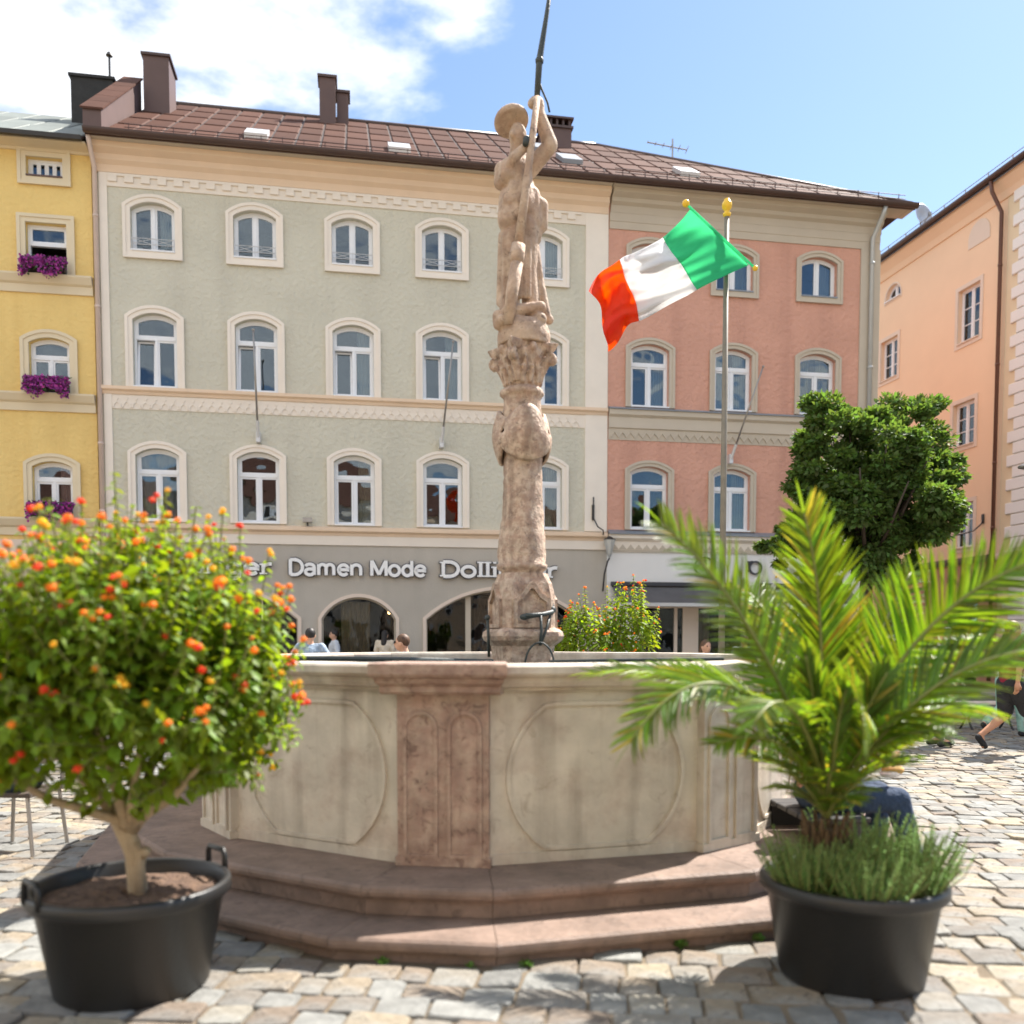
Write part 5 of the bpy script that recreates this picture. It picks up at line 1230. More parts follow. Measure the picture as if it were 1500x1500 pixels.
# ------------------------------------------------------------------ palm
palm = thing('potted_palm', 'bushy green date palm with arching feather fronds and some yellow leaflets', 'palm', TR)
base = Vector((0, 0, .44))
def bez(P, t):
    P = [Vector(p) for p in P]
    while len(P) > 1: P = [P[i]*(1-t)+P[i+1]*t for i in range(len(P)-1)]
    return P[0]
leaflet_v = [(-.5,0,.0),(0,0,-.018),(.5,0,0),(-.5,.45,.02),(0,.45,-.005),(.5,.45,.02),(-.30,.80,-.02),(0,.80,-.035),(.30,.80,-.02),(0,1.0,-.08)]
leaflet_t = [(0,1,4),(0,4,3),(1,2,5),(1,5,4),(3,4,7),(3,7,6),(4,5,8),(4,8,7),(6,7,9),(7,8,9)]
def lm_mats(pos, dirs, ups, lens, wids):
    m = frame_mats(pos, dirs, ups, np.ones(len(pos))); m[:, :, 0] *= np.array(wids)[:, None]; m[:, :, 1] *= np.array(lens)[:, None]; m[:, :, 2] *= np.array(lens)[:, None]; return m
lfm = bpy.data.meshes.new('leaflet'); lfm.from_pydata(leaflet_v, [], leaflet_t); lfm.materials.append(M['palm'])
lfy = lfm.copy(); lfy.materials.clear(); lfy.materials.append(M['palm_dry'])
def frond(pts, n=34, L=.30, seed=0, parts=False, side_hint=None, yellow=.0, t0=.13, lift=.22, wid=.0125, fwd=1.05):
    q = random.Random(seed); P = [Vector(p)-TR for p in pts]; C = [bez(P, i/24) for i in range(25)]
    mb = MB(); mb.tube(C, [.013*(1-.8*i/24)+.002 for i in range(25)], 6)
    fr = mb.obj('frond', M['rachis'], palm, smooth=True)
    pos, dr, up, le, wi = [], [], [], [], []
    for i in range(n):
        t = t0+(1-t0)*(i+.5)/n; p = bez(P, t); tg = (bez(P, min(1,t+.02))-bez(P, t-.02)).normalized()
        u0 = Vector((0,0,1)) if side_hint is None else Vector(side_hint)
        sd_ = tg.cross(u0); sd_ = sd_.normalized() if sd_.length > .05 else Vector((1,0,0)); nu = sd_.cross(tg).normalized()
        ang = fwd*(1-.35*t); prof_ = math.sin(min(1, (t-t0+.10)/(.40))*math.pi/2)*(1-.62*max(0, (t-.55)/.45)**1.4)
        for s_ in (-1, 1):
            d = tg*math.cos(ang)+sd_*s_*math.sin(ang)+nu*(lift+q.gauss(0,.05))+Vector((q.gauss(0,.06),q.gauss(0,.06),q.gauss(0,.06)))
            d = d.normalized(); d += Vector((0,0,-.06)); l_ = L*prof_*q.uniform(.86,1.1)
            pos.append(tuple(p)); dr.append(tuple(d)); upv = nu*1.0 - sd_*s_*.5 + Vector((q.gauss(0,.15),q.gauss(0,.15),0)); up.append(tuple(upv)); le.append(l_); wi.append(wid*q.uniform(.85,1.15))
    pos.append(tuple(C[-1])); dr.append(tuple((C[-1]-C[-2]).normalized())); up.append((0,.3,1)); le.append(L*.45); wi.append(wid*.8)
    Ms = lm_mats(np.array(pos), np.array(dr), np.array(up), le, wi)
    yl = np.array([q.random() < yellow for _ in pos])
    if parts:
        for k in range(len(Ms)):
            o = inst(lfy if yl[k] else lfm, 'leaflet', fr); o.matrix_local = Matrix([list(Ms[k][0]), list(Ms[k][1]), list(Ms[k][2]), [0,0,0,1]])
    else:
        V_, Fc_ = scatter(leaflet_v, leaflet_t, Ms)
        tag(inst(np_mesh('leaflets', V_, Fc_, [M['palm'], M['palm_dry']], mi=np.repeat(yl.astype(int), len(leaflet_t))), 'leaflets', fr), kind='stuff')
    return fr
B0 = at(1212, 1190, 4.10)
def A(x, y, Y): return at(x, y, Y)
frond([B0, A(1190,1080,4.12), A(1222,930,4.1), A(1178,752,4.0)], 83, 0.370, 1, True, (0,-1,.0), .10, .30, .08, .015, .80)
frond([B0, A(1165,1040,3.95), A(1100,880,3.8), A(968,765,3.7)], 75, 0.320, 2, False, (0,-.75,.65), .03, .25, .15)
frond([B0, A(1140,1010,3.9), A(1030,925,3.75), A(925,1085,3.6)], 75, 0.308, 3, False, (0,-.35,.9), .10, .25, .02)
frond([B0, A(1150,1060,4.25), A(1050,960,4.4), A(868,985,4.5)], 72, 0.296, 4, False, (0,-.3,1), .03, .3, .1)
frond([B0, A(1265,1040,4.0), A(1340,880,3.9), A(1520,820,3.8)], 83, 0.394, 5, True, (0,-.8,.6), .02, .25, .15, .014)
frond([B0, A(1280,1080,3.85), A(1370,960,3.7), A(1530,950,3.6)], 75, 0.345, 6, False, (0,-.5,.85), .03, .25, .12)
frond([B0, A(1250,1060,4.3), A(1275,930,4.5), A(1335,838,4.6)], 60, 0.296, 7, False, (0,-1,.2), .02, .3, .05)
frond([B0, A(1200,1060,4.4), A(1150,900,4.6), A(1085,860,4.9)], 60, 0.320, 8, False, (0,-.6,.8), .15, .3, .1)
frond([B0, A(1230,1050,3.9), A(1260,960,3.6), A(1268,1080,3.3)], 54, 0.246, 9, False, (1,0,.3), .03, .3, .0)
frond([B0, A(1190,1060,3.8), A(1150,980,3.5), A(1105,1060,3.35)], 54, 0.246, 10, False, (0,0,1), .04, .3, .0)
frond([B0, A(1270,1090,4.1), A(1350,1010,4.1), A(1450,1040,4.1)], 60, 0.284, 11, False, (0,-.2,1), .03, .25, .0)
frond([B0, A(1225,1040,4.2), A(1235,960,4.3), A(1210,870,4.5)], 60, 0.296, 12, False, (0,-1,.1), .9, .3, .1, .017, .8)
frond([B0, A(1180,1080,4.0), A(1110,1010,4.0), A(1015,1000,3.95)], 60, 0.271, 13, False, (0,-.3,1), .05, .25, .05)
frond([B0, A(1260,1060,4.3), A(1350,950,4.7), A(1440,930,5.1)], 60, 0.296, 14, False, (0,-.4,.9), .02, .3, .1)
frond([B0, A(1205,1100,3.95), A(1195,1040,3.8), A(1180,960,3.7)], 54, 0.222, 15, False, (0,-1,.2), .03, .3, .0, .016, .5)
frond([B0, A(1245,1100,3.95), A(1265,1040,3.85), A(1300,985,3.8)], 54, 0.222, 16, False, (0,-.9,.4), .03, .3, .0, .016, .5)
frond([B0, A(1230,1110,4.2), A(1290,1050,4.3), A(1385,985,4.4)], 58, 0.271, 17, False, (0,-.5,.8), .02, .3, .0)
frond([B0, A(1195,1100,3.9), A(1120,1060,3.75), A(1050,1090,3.65)], 32, 0.220, 18, False, (0,-.4,.9), .06, .25, .0, .015)
frond([B0, A(1220,1110,3.85), A(1225,1050,3.7), A(1240,1010,3.6)], 27, 0.198, 19, False, (0,-1,.3), .06, .3, .0, .014, .5)
frond([B0, A(1250,1110,3.9), A(1310,1060,3.75), A(1380,1075,3.65)], 32, 0.220, 20, False, (0,-.4,.9), .05, .25, .0, .015)
frond([B0, A(1190,1090,4.2), A(1140,1000,4.35), A(1100,955,4.4)], 32, 0.242, 21, False, (0,-.8,.6), .10, .25, .0, .016)
frond([B0, A(1240,1080,4.3), A(1250,990,4.4), A(1290,930,4.5)], 32, 0.242, 22, False, (0,-.9,.4), .10, .25, .0, .016)
for k_ in range(9):
    a_ = k_*.70+.2; el_ = (.5, 1.0, .75)[k_ % 3]; c_, s_ = math.cos(a_), math.sin(a_); r_ = .42
    frond([B0, B0+Vector((c_*r_*.45, s_*r_*.45, .28*el_+.1)), B0+Vector((c_*r_, s_*r_, .50*el_))], 27, 0.209, 30+k_, False, (c_*-.4, s_*-.4, 1), .10, .25, .0, .012)
for k_ in range(9):
    a_ = k_*.70+.5; c_, s_ = math.cos(a_), math.sin(a_); r_ = (.26, .34, .20)[k_ % 3]; h_ = (.10, .26, .38)[k_ % 3]
    frond([B0+Vector((0,0,-.02)), B0+Vector((c_*r_*.5, s_*r_*.5, h_*.8+.05)), B0+Vector((c_*r_, s_*r_, h_))], 34, .15, 50+k_, False, (c_*-.4, s_*-.4, 1), .12, .05, .0, .010)
mb = MB(); q = random.Random(9)
mb.lathe([(.05,.40),(.075,.46),(.085,.52),(.07,.60),(.03,.66)], (B0.x-TR.x, B0.y-TR.y, 0), 14)
for k in range(46):
    a = k*2.4; z = .45+.004*k; r_ = .07; c_, s_ = math.cos(a), math.sin(a); X, Y = B0.x-TR.x, B0.y-TR.y
    mb.tube([(X+r_*c_,Y+r_*s_,z),(X+(r_+.03)*c_,Y+(r_+.03)*s_,z+.06),(X+(r_+.045)*c_,Y+(r_+.045)*s_,z+.12)], [.022,.015,.005], 5)
mb.obj('palm_stump', M['palm_bark'], palm)
# ------------------------------------------------------------------ herbs round the palm
nd_v = [(-.5,0,0),(.5,0,0),(0,.5,.12),(0,1,0)]; nd_t = [(0,1,2),(0,2,3),(1,3,2)]
def herb(cx_, cy_, n, hgt, spread, label, seed):
    q = random.Random(seed); root = thing('rosemary', label, 'herb', TR+Vector((cx_, cy_, .40)), 0, 'herbs in the palm tub')
    st_ = MB(); pos, dr, le, wi = [], [], [], []
    for k in range(n):
        a = q.random()*6.28; r_ = spread*math.sqrt(q.random()); b = Vector((r_*math.cos(a)*.8, r_*math.sin(a)*.8, 0)); h = hgt*q.uniform(.6,1.12)
        t_ = b+Vector((b.x*.9+q.gauss(0,.02), b.y*.9+q.gauss(0,.02), h)); m_ = (b+t_)/2+Vector((q.gauss(0,.012),q.gauss(0,.012),0))
        st_.tube([b, m_, t_], [.003,.0025,.0015], 4, False)
        for i in range(int(h/.009)):
            t = .12+.88*i/(h/.009); p = b*(1-t)**2+m_*2*t*(1-t)+t_*t*t; an = i*2.4; d = Vector((math.cos(an), math.sin(an), .9+.5*t)); pos.append(tuple(p)); dr.append(tuple(d)); le.append(.028*(1-.45*t)*q.uniform(.8,1.2)); wi.append(.006)
    tag(st_.obj('stems', M['stem_green'], root), kind='stuff')
    Ms = lm_mats(np.array(pos), np.array(dr), np.tile((0.1,0.05,1.0),(len(pos),1)), le, wi); V_, Fc_ = scatter(nd_v, nd_t, Ms)
    tag(inst(np_mesh('needles', V_, Fc_, M['herb']), 'needles', root), kind='stuff')
herb(-.21, -.09, 230, .25, .17, 'pale green rosemary at the left of the palm tub', 1)
herb(-.02, -.24, 170, .23, .17, 'pale green rosemary at the front middle of the palm tub', 2)
herb(.20, -.09, 230, .28, .18, 'tall pale green rosemary at the right of the palm tub', 3)
herb(.12, .20, 90, .30, .18, 'rosemary at the back of the palm tub', 4)

# ------------------------------------------------------------------ street tree
def tree(name, label, loc, ctr, rad, seed, nclump, leaf, per):
    q = np.random.default_rng(seed); root = thing(name, label, 'tree', loc)
    q2 = random.Random(seed); mb = MB(); zc = ctr[2]
    mb.tube([(0,0,-.1),(.02,0,.6),(-.02,.03,zc-rad[2]*.95),(0,0,zc-rad[2]*.6)], [.17,.13,.12,.11], 10)
    ends = []
    for k in range(16):
        a = k*2.4; el = q2.uniform(.1,1.3); d = Vector((math.cos(a)*math.cos(el)*rad[0], math.sin(a)*math.cos(el)*rad[1], math.sin(el)*rad[2]))
        s_ = Vector((0,0,zc-rad[2]*q2.uniform(.6,.9))); e = Vector((0,0,zc-rad[2]*.15))+d*.78
        mb.tube([s_, s_*.5+e*.5+Vector((0,0,-.1)), e], [.06,.035,.012], 6)
    mb.obj('trunk', M['bark_dark'], root, smooth=True)
    lobes = []
    for (lx, lz, lr, ly) in nclump:                     # large boughs, each broken into small tufts
        n_ = int(40*(lr/.9)**2)
        for k in range(n_):
            d = q.normal(size=3); d /= np.linalg.norm(d)
            lobes.append((np.array([lx, ly, lz])+d*lr*q.uniform(.62,1.02), lr*q.uniform(.16,.34)))
    tv = [(-.34,0,0),(.34,0,.0),(-.30,.6,.08),(.30,.6,.08),(0,1,0),(0,.45,-.06)]; tt = [(0,1,5),(0,5,2),(1,3,5),(5,3,4),(5,4,2)]
    P, D, U, Sz = [], [], [], []
    for c_, r_ in lobes:
        d = q.normal(size=(per,3)); d /= np.linalg.norm(d, axis=1, keepdims=True); rr_ = r_*(q.random(per)**.33)*q.uniform(.8,1.25,per)
        pts = c_+d*rr_[:,None]*np.array([1.25,1.25,.8]); P.append(pts); nd = d*.8+(pts-np.array([0,0,zc]))/np.array(rad)*.6+q.normal(size=(per,3))*.5; nd[:,2] -= .25; D.append(nd)
        up = d+np.array([0,0,.9])+q.normal(size=(per,3))*.35; U.append(up); Sz.append(leaf*q.uniform(.7,1.3,per))
    P, D, U, Sz = np.vstack(P), np.vstack(D), np.vstack(U), np.concatenate(Sz)
    V_, Fc_ = scatter(tv, tt, frame_mats(P, D, U, Sz)); tag(inst(np_mesh('crown', V_, Fc_, M['tree_leaf']), 'crown', root), kind='stuff')
    return root
TY = 17.0; t0_ = at(1270, 900, TY); blobs = []
for bx, by, br, bd in ((1212,640,58,0),(1338,632,55,.2),(1275,672,62,-.5),(1195,705,48,-.3),(1362,702,46,0),(1318,752,64,-.6),(1235,765,68,-.4),(1352,772,40,.3),(1290,825,50,0),(1185,782,42,.2),(1148,800,36,-.1),(1225,820,40,.5),(1275,720,70,.9),(1330,815,34,.4)):
    c0 = at(bx, by, TY); blobs.append((c0.x-t0_.x, c0.z, br/1300*TY*.93, bd))
tree('street_tree', 'dark green leafy tree with lumpy round crown in front of the pink house corner', (t0_.x, TY, 0), (0,0,at(1270,722,TY).z), (1.92,1.8,2.0), 4, blobs, .088, 250)
# ------------------------------------------------------------------ window boxes with petunias
pv = [(-.5,0,0),(.5,0,0),(.55,.6,.15),(0,1,.05),(-.55,.6,.15)]; pt = [(0,1,2),(0,2,3),(0,3,4)]
def flowerbox(u, z, label, seed, w_=.98):
    q = np.random.default_rng(seed); root = thing('flower_box', label, 'flower box', fw(u, -.16, z), FTH, 'purple petunia boxes on the yellow house')
    MB().bevbox(-w_/2+.05, w_/2-.05, -.09, .09, 0, .16, .0).obj('box', M['dark_metal'], root)
    for nm, m_, n, sz in (('leaves', 'petunia_leaf', 500, .045), ('petunias', 'petunia', 1000, .05)):
        x = q.uniform(-w_/2, w_/2, n); drp = (q.random(n)**1.6); z_ = .20+.13*q.random(n)-drp*(.34+.12*np.sin(x*9+seed)); y = -.06-.13*np.sin(np.clip((.3-z_)*4,0,1.5))+q.normal(0,.04,n)-(.03 if nm == 'petunias' else 0)
        P = np.stack([x, y, z_], 1); D = q.normal(size=(n,3))*.6+np.array([0,-.4,.2]); U = q.normal(size=(n,3))*.4+np.array([0,-1,.5])
        V_, Fc_ = scatter(pv, pt, frame_mats(P, D, U, sz*q.uniform(.7,1.2,n))); tag(inst(np_mesh(nm, V_, Fc_, M[m_]), nm, root), kind='stuff')
for r_, (z, nm) in enumerate(((10.10,'second row from the top'), (7.36,'third row'), (4.44,'lowest row'))):
    for i, u in enumerate(YC[:2]):
        flowerbox(u, z, 'purple petunias in a window box, %s, %s' % (nm, 'nearest the downpipe' if i == 0 else 'at the left edge'), 10*r_+i, 1.0)
# ------------------------------------------------------------------ weeds at the foot of the steps
def weed(x, y, h, label, seed):
    q = np.random.default_rng(seed); n = 60; p = at(x, y, 4.0); r = ray(x, y); t = -CAMH/r[2]
    P = np.stack([q.normal(0,h*.35,n), q.normal(0,h*.25,n), q.random(n)*h*.6], 1); D = q.normal(size=(n,3))*.7+np.array([0,0,.8]); U = q.normal(size=(n,3))
    V_, Fc_ = scatter(pv, pt, frame_mats(P, D, U, h*.42*q.uniform(.6,1.2,n))); tag(inst(np_mesh('weed', V_, Fc_, M['moss']), 'weed', None, (r[0]*t, r[1]*t, .0)), label, 'weed', 'weeds at the foot of the steps')
for k, (x, y, h, lb) in enumerate(((995,1386,.055,'leafy green weed tuft at the foot of the lower step right of centre'),(690,1417,.03,'small weed tuft in front of the chamfered step corner'),(770,1415,.035,'tiny weed tuft just right of the step corner'),(560,1412,.035,'tiny weed at the left end of the step corner'),(1110,1378,.04,'weed tuft close to the palm tub'),(500,1395,.035,'tiny weed under the left step'))): weed(x, y, h, lb, k)
# ------------------------------------------------------------------ flagpole and flag
FY = 13.2; pb_ = at(1060, 700, FY)
fp = thing('flagpole', 'tall weathered pole with a yellow finial behind the fountain', 'flagpole', (pb_.x, FY, 0))
zt = at(1060, 318, FY).z
MB().tube([(0,0,0),(0,0,zt*.5),(0,0,zt)], [.048,.044,.036], 12).obj('pole', M['weathered'], fp, smooth=True)
MB().lathe([(.03,0),(.055,.02),(.06,.05),(.035,.075),(.04,.09),(.07,.13),(.075,.18),(.06,.215),(.045,.225),(.045,.25),(.02,.265),(0,.265)], (0,0,zt), 14).obj('finial', M['brass'], fp, smooth=True)
MB().lathe([(.12,0),(.12,.06),(.07,.1)], seg=12).obj('pole_foot', M['steel'], fp)
fl = thing('flag', 'green, white and red flag blowing to the left from a slanting crossbar', 'flag', (pb_.x, FY-.12, 0))
O_ = Vector((pb_.x, FY-.12, 0))
def fp3(x, y, d=0): return at(x, y, FY-.12+d)-O_
a, b = fp3(1010, 303), fp3(1101, 388); dd = (b-a).normalized()
MB().tube([a-dd*.05, b+dd*.04], .018, 8).obj('crossbar', M['flag_green'], fl, smooth=True)
MB().sphere(a-dd*.07, .055, 12, 8).obj('crossbar_knob', M['brass'], fl, smooth=True); MB().sphere(b+dd*.07, .04, 12, 8).obj('crossbar_knob', M['brass'], fl, smooth=True)
top = [(1012,305),(998,322),(974,346),(955,357),(925,373),(908,378),(890,392),(875,408),(864,424)]
bot = [(1097,388),(1080,396),(1027,421),(1000,436),(965,455),(940,468),(922,478),(905,497),(888,517)]
def pl(P, t):
    k = t*(len(P)-1); i = min(int(k), len(P)-2); f = k-i
    p0, p1, p2, p3 = P[max(0,i-1)], P[i], P[i+1], P[min(len(P)-1,i+2)]
    return tuple(.5*((2*p1[c])+(-p0[c]+p2[c])*f+(2*p0[c]-5*p1[c]+4*p2[c]-p3[c])*f*f+(-p0[c]+3*p1[c]-3*p2[c]+p3[c])*f**3) for c in (0,1))
def flagpt(s, t):
    A_, B_ = pl(top, s), pl(bot, s); bulge = 10*math.sin(math.pi*t)*max(0, s-.55)*2
    x = A_[0]+(B_[0]-A_[0])*t + bulge*.9; y = A_[1]+(B_[1]-A_[1])*t
    d = .20*math.sin(s*9.5+t*3.2)*min(1, s*3.5)+.14*math.sin(s*17-t*6)*s+.10*math.sin(t*9+s*5)*min(1,s*4)+.28*s+.07*math.sin(t*21+s*9)*s
    d += .035*math.sin(t*33+s*14)*min(1,s*3)+.03*math.sin(s*40-t*12)*s
    x += 3*math.sin(t*9+s*12)*s; y += 2.5*math.sin(s*21+t*8)*s
    return fp3(x, y, d)
sx = [0, .27, .64, 1.0]       # stripe borders along the cloth
for k, mname in enumerate(('flag_green', 'flag_white', 'flag_red')):
    ns, ntt = 34, 42; vs = [flagpt(sx[k]+(sx[k+1]-sx[k])*i/ns, j/ntt) for i in range(ns+1) for j in range(ntt+1)]
    fs = [(i*(ntt+1)+j, (i+1)*(ntt+1)+j, (i+1)*(ntt+1)+j+1, i*(ntt+1)+j+1) for i in range(ns) for j in range(ntt)]
    o = MB().add(vs, fs).obj('stripe', M[mname], fl, smooth=True); o['label'] = ('green stripe at the crossbar', 'white middle stripe', 'red stripe at the free end')[k]
    so_ = o.modifiers.new('thickness', 'SOLIDIFY'); so_.thickness = .004; so_.offset = 0
# ------------------------------------------------------------------ street lamp at the right edge
lp = at(1502, 683, 14.0); sl_ = thing('street_lamp', 'grey disc shaped lamp head cut by the right edge of the picture', 'street lamp', (lp.x+.75, 14.0, 0))
MB().tube([(0,0,0),(0,0,lp.z+.25)], [.07,.045], 10).obj('pole', M['steel'], sl_, smooth=True)
MB().tube([(0,0,lp.z+.2),(-.3,0,lp.z+.22),(-.72,0,lp.z+.10)], .025, 8).obj('arm', M['steel'], sl_, smooth=True)
MB().lathe([(0,-.03),(.10,-.035),(.16,-.02),(.17,.0),(.15,.02),(.06,.05),(.03,.1),(0,.11)], (-.68,0,lp.z), 20).obj('lamp_shade', M['steel'], sl_, smooth=True)
MB().lathe([(0,-.42),(.08,-.40),(.1,-.3),(.06,-.2),(0,-.18)], (-.62,0,lp.z-.1), 12).obj('lantern', M['dark_metal'], sl_)

# ------------------------------------------------------------------ people
SKIN = mat('skin', (.58, .33, .22), .55, .05, 8); SKIN2 = mat('skin_tanned', (.48, .24, .14), .55, .05, 8)
def cloth(name, c, tr=0): return mat(name, c, .85, .18, 7, .9, 11, bdist=.05)
CL = dict(light_blue=cloth('cloth_light_blue', (.30,.38,.48)), white=cloth('cloth_white', (.72,.70,.66)), cream=cloth('cloth_cream', (.70,.60,.47)), navy=cloth('cloth_navy', (.02,.025,.05)),
    black=cloth('cloth_black', (.02,.02,.022)), maroon=cloth('cloth_maroon', (.22,.012,.03)), denim=cloth('denim', (.02,.042,.09)), dark_denim=cloth('dark_denim', (.02,.035,.075)), mint=cloth('cloth_mint', (.30,.50,.44)),
    khaki=cloth('cloth_khaki', (.24,.25,.20)), grey=cloth('cloth_grey', (.16,.17,.20)), pale=cloth('cloth_pale', (.62,.66,.72)), rose=cloth('cloth_rose', (.55,.25,.2)))
HAIR = dict(brown=mat('hair_brown', (.10,.05,.025), .6, .3, 30), dark=mat('hair_dark', (.018,.014,.012), .55, .3, 30), blond=mat('hair_blond', (.38,.24,.11), .6, .3, 30), grey=mat('hair_grey', (.30,.28,.26), .6, .3, 30))
def fin_hand(hb, m): return hb.mesh('hand', m, True)
def person(label, x, y, face, top='white', bottom='denim', hair='brown', pose='stand', h=1.72, skin=None, sleeves='short', legs='long', long_hair=False, lean=0.0, arms='down', group=None, z0=0.0, glasses=False, shoes='black', seat_z=.45):
    """face = direction the person looks, degrees from +X; the body mesh runs through head, trunk, arms and legs"""
    s = h/1.72; root = thing('person', label, 'person', (x, y, z0), R(face-90), group)     # local +Y is forwards
    k = lambda *p: Vector(p)*s
    hipz = .90; 
    J = dict(pel=k(0,0,.92), chest=k(0,.0,1.28), neck=k(0,0,1.47), head=k(0,.015,1.60))
    if pose == 'sit': J = dict(pel=k(0,-.02,seat_z+.10), chest=k(0,.02,seat_z+.46), neck=k(0,.05,seat_z+.66), head=k(0,.09,seat_z+.80))
    if lean:
        for n_ in ('chest','neck','head'): dz = J[n_].z-J['pel'].z; J[n_] = J['pel']+Vector((J[n_].x, J[n_].y+dz*math.sin(lean), dz*math.cos(lean)))
    legsj = []
    for sd_ in (-1, 1):
        hip = J['pel']+k(.09*sd_,0,-.03)
        if pose == 'stand': kn, an = k(.10*sd_,.02,.49), k(.11*sd_,-.01,.09)
        elif pose == 'walk': kn, an = (k(.09*sd_,.20,.50), k(.09*sd_,.26,.09)) if sd_ > 0 else (k(.09*sd_,.0,.48), k(.09*sd_,-.36,.24))
        else: kn, an = k(.13*sd_,.44,seat_z+.06), k(.14*sd_,.50+.06*sd_,.09)
        toe = an+k(.015*sd_,.15,-.05) if not (pose == 'walk' and sd_ < 0) else an+k(0,.05,-.15)
        legsj.append((hip, kn, an, toe))
    armsj = []
    for sd_ in (-1, 1):
        sh = J['neck']+k(.185*sd_,-.01,-.07)
        if arms == 'down': el, wr = sh+k(.06*sd_,-.03,-.28), sh+k(.07*sd_,.05,-.53)
        elif arms == 'swing': el, wr = sh+k(.05*sd_,-.08*sd_,-.27), sh+k(.05*sd_,.10-.20*sd_,-.48)
        elif arms == 'front': el, wr = sh+k(.05*sd_,.07,-.26), sh+k(-.06*sd_,.30,-.26)
        elif arms == 'hips': el, wr = sh+k(.16*sd_,-.05,-.24), sh+k(-.01*sd_,.08,-.38)
        armsj.append((sh, el, wr))
    P = [('c', J['pel'], .125*s, J['chest'], .135*s), ('c', J['chest']+k(-.07,0,.02), .11*s, J['chest']+k(.07,0,.02), .11*s), ('c', J['neck']+k(-.12,0,-.08), .062*s, J['neck']+k(.12,0,-.08), .062*s), ('c', J['pel']+k(-.06,0,-.02), .115*s, J['pel']+k(.06,0,-.02), .115*s),
         ('c', J['neck']+k(0,0,-.06), .055*s, J['head']+k(0,-.01,-.04), .052*s), ('s', J['head'], (.078*s,.095*s,.115*s)), ('s', J['head']+k(0,.03,-.06), (.055*s,.06*s,.055*s)),
         ('c', J['head']+k(0,.09,.01), .012*s, J['head']+k(0,.107,-.022), .017*s)]
    for sd_ in (-1, 1): P.append(('s', J['head']+k(.08*sd_,-.005,-.01), (.014*s,.022*s,.032*s)))
    P.append(('c', J['head']+k(-.02,.093,-.058), .009*s, J['head']+k(.02,.093,-.058), .009*s))
    for hip, kn, an, toe in legsj: P += [('c', hip, .088*s, kn, .055*s), ('c', kn, .056*s, kn+(an-kn)*.35+k(0,-.015,0), .056*s), ('c', kn+(an-kn)*.35, .054*s, an, .036*s), ('c', an, .04*s, toe, .032*s)]
    for sh, el, wr in armsj: P += [('c', sh, .055*s, el, .040*s), ('c', el, .040*s, wr, .026*s)]
    me = solid(P, .016*s, 'body', 1); fin(me, skin or SKIN)
    body = inst(me, 'body', root)
    # hands: palm, four unequal bent fingers and a thumb, joined to the body mesh
    for (sh, el, wr), sd_ in zip(armsj, (-1, 1)):
        hb = MB()
        d = (wr-el).normalized(); side = Vector((sd_,0,0)); side = (side-d*side.dot(d)).normalized(); fr_ = d.cross(side).normalized()
        if fr_.y < 0: fr_ = -fr_
        pc = wr+d*.045*s; hb.tube([wr-d*.02*s, wr+d*.02*s, pc+d*.035*s], [.024*s,.034*s,.030*s], 8)
        for i, (o_, ln) in enumerate(((-.026,.066),(-.009,.076),(.009,.07),(.026,.055))):
            b0 = pc+d*.03*s+fr_*o_*s; cur_ = -side
            hb.tube([b0, b0+d*ln*.5*s+cur_*.006*s, b0+d*ln*.85*s+cur_*.024*s], [.0095*s,.009*s,.007*s], 6)
        t0 = wr+d*.02*s+fr_*.03*s; hb.tube([t0, t0+fr_*.025*s+d*.025*s, t0+fr_*.03*s+d*.055*s-side*.01*s], [.012*s,.011*s,.008*s], 6)
        inst(fin_hand(hb, skin or SKIN), 'hand', root)
    # clothes grown round the same joints
    g_ = .016*s
    P = [('c', J['pel']+k(0,0,.02), .125*s+g_, J['chest'], .137*s+g_), ('c', J['chest']+k(-.075,0,.02), .112*s+g_, J['chest']+k(.075,0,.02), .112*s+g_), ('c', J['neck']+k(-.13,0,-.085), .064*s+g_, J['neck']+k(.13,0,-.085), .064*s+g_)]
    for sh, el, wr in armsj:
        e = sh+(el-sh)*.75 if sleeves == 'short' else el; P.append(('c', sh, .06*s+g_, e, .048*s+g_))
        if sleeves == 'long': P.append(('c', el, .046*s+g_, el+(wr-el)*.92, .032*s+g_))
    inst(fin(solid(P, .015*s, 'shirt', 1), CL[top]), 'shirt', root)
    P = [('c', J['pel']+k(-.06,0,-.01), .122*s+g_, J['pel']+k(.06,0,-.01), .122*s+g_)]
    for hip, kn, an, toe in legsj:
        if legs == 'long': P += [('c', hip, .096*s+g_, kn, .066*s+g_), ('c', kn, .064*s+g_, kn+(an-kn)*.9, .050*s+g_)]
        else: P += [('c', hip, .10*s+g_, hip+(kn-hip)*.85, .078*s+g_)]
    inst(fin(solid(P, .015*s, 'trousers' if legs == 'long' else 'shorts', 1), CL[bottom]), 'trousers' if legs == 'long' else 'shorts', root)
    for hip, kn, an, toe in legsj:
        inst(fin(solid([('c', an+k(0,-.03,-.03), .044*s, toe+k(0,.02,0), .040*s), ('c', an+k(0,-.02,-.045), .036*s, toe+k(0,.02,-.008), .032*s)], .012*s, 'shoe', 1), CL[shoes]), 'shoe', root)
    hp = [('s', J['head']+k(0,-.018,.028), (.088*s,.098*s,.103*s))]
    if long_hair: hp += [('c', J['head']+k(0,-.06,.02), .08*s, J['neck']+k(0,-.09,-.10), .07*s)]
    hm = solid(hp, .012*s, 'hair', 0)
    inst(fin(hm, HAIR[hair]), 'hair', root)
    eb = MB()
    for sd_ in (-1, 1): eb.sphere(J['head']+k(.031*sd_,.083,.012), .011*s, 8, 6)
    eb.obj('eyes', CL['black'] if glasses else HAIR['dark'], root, smooth=True)
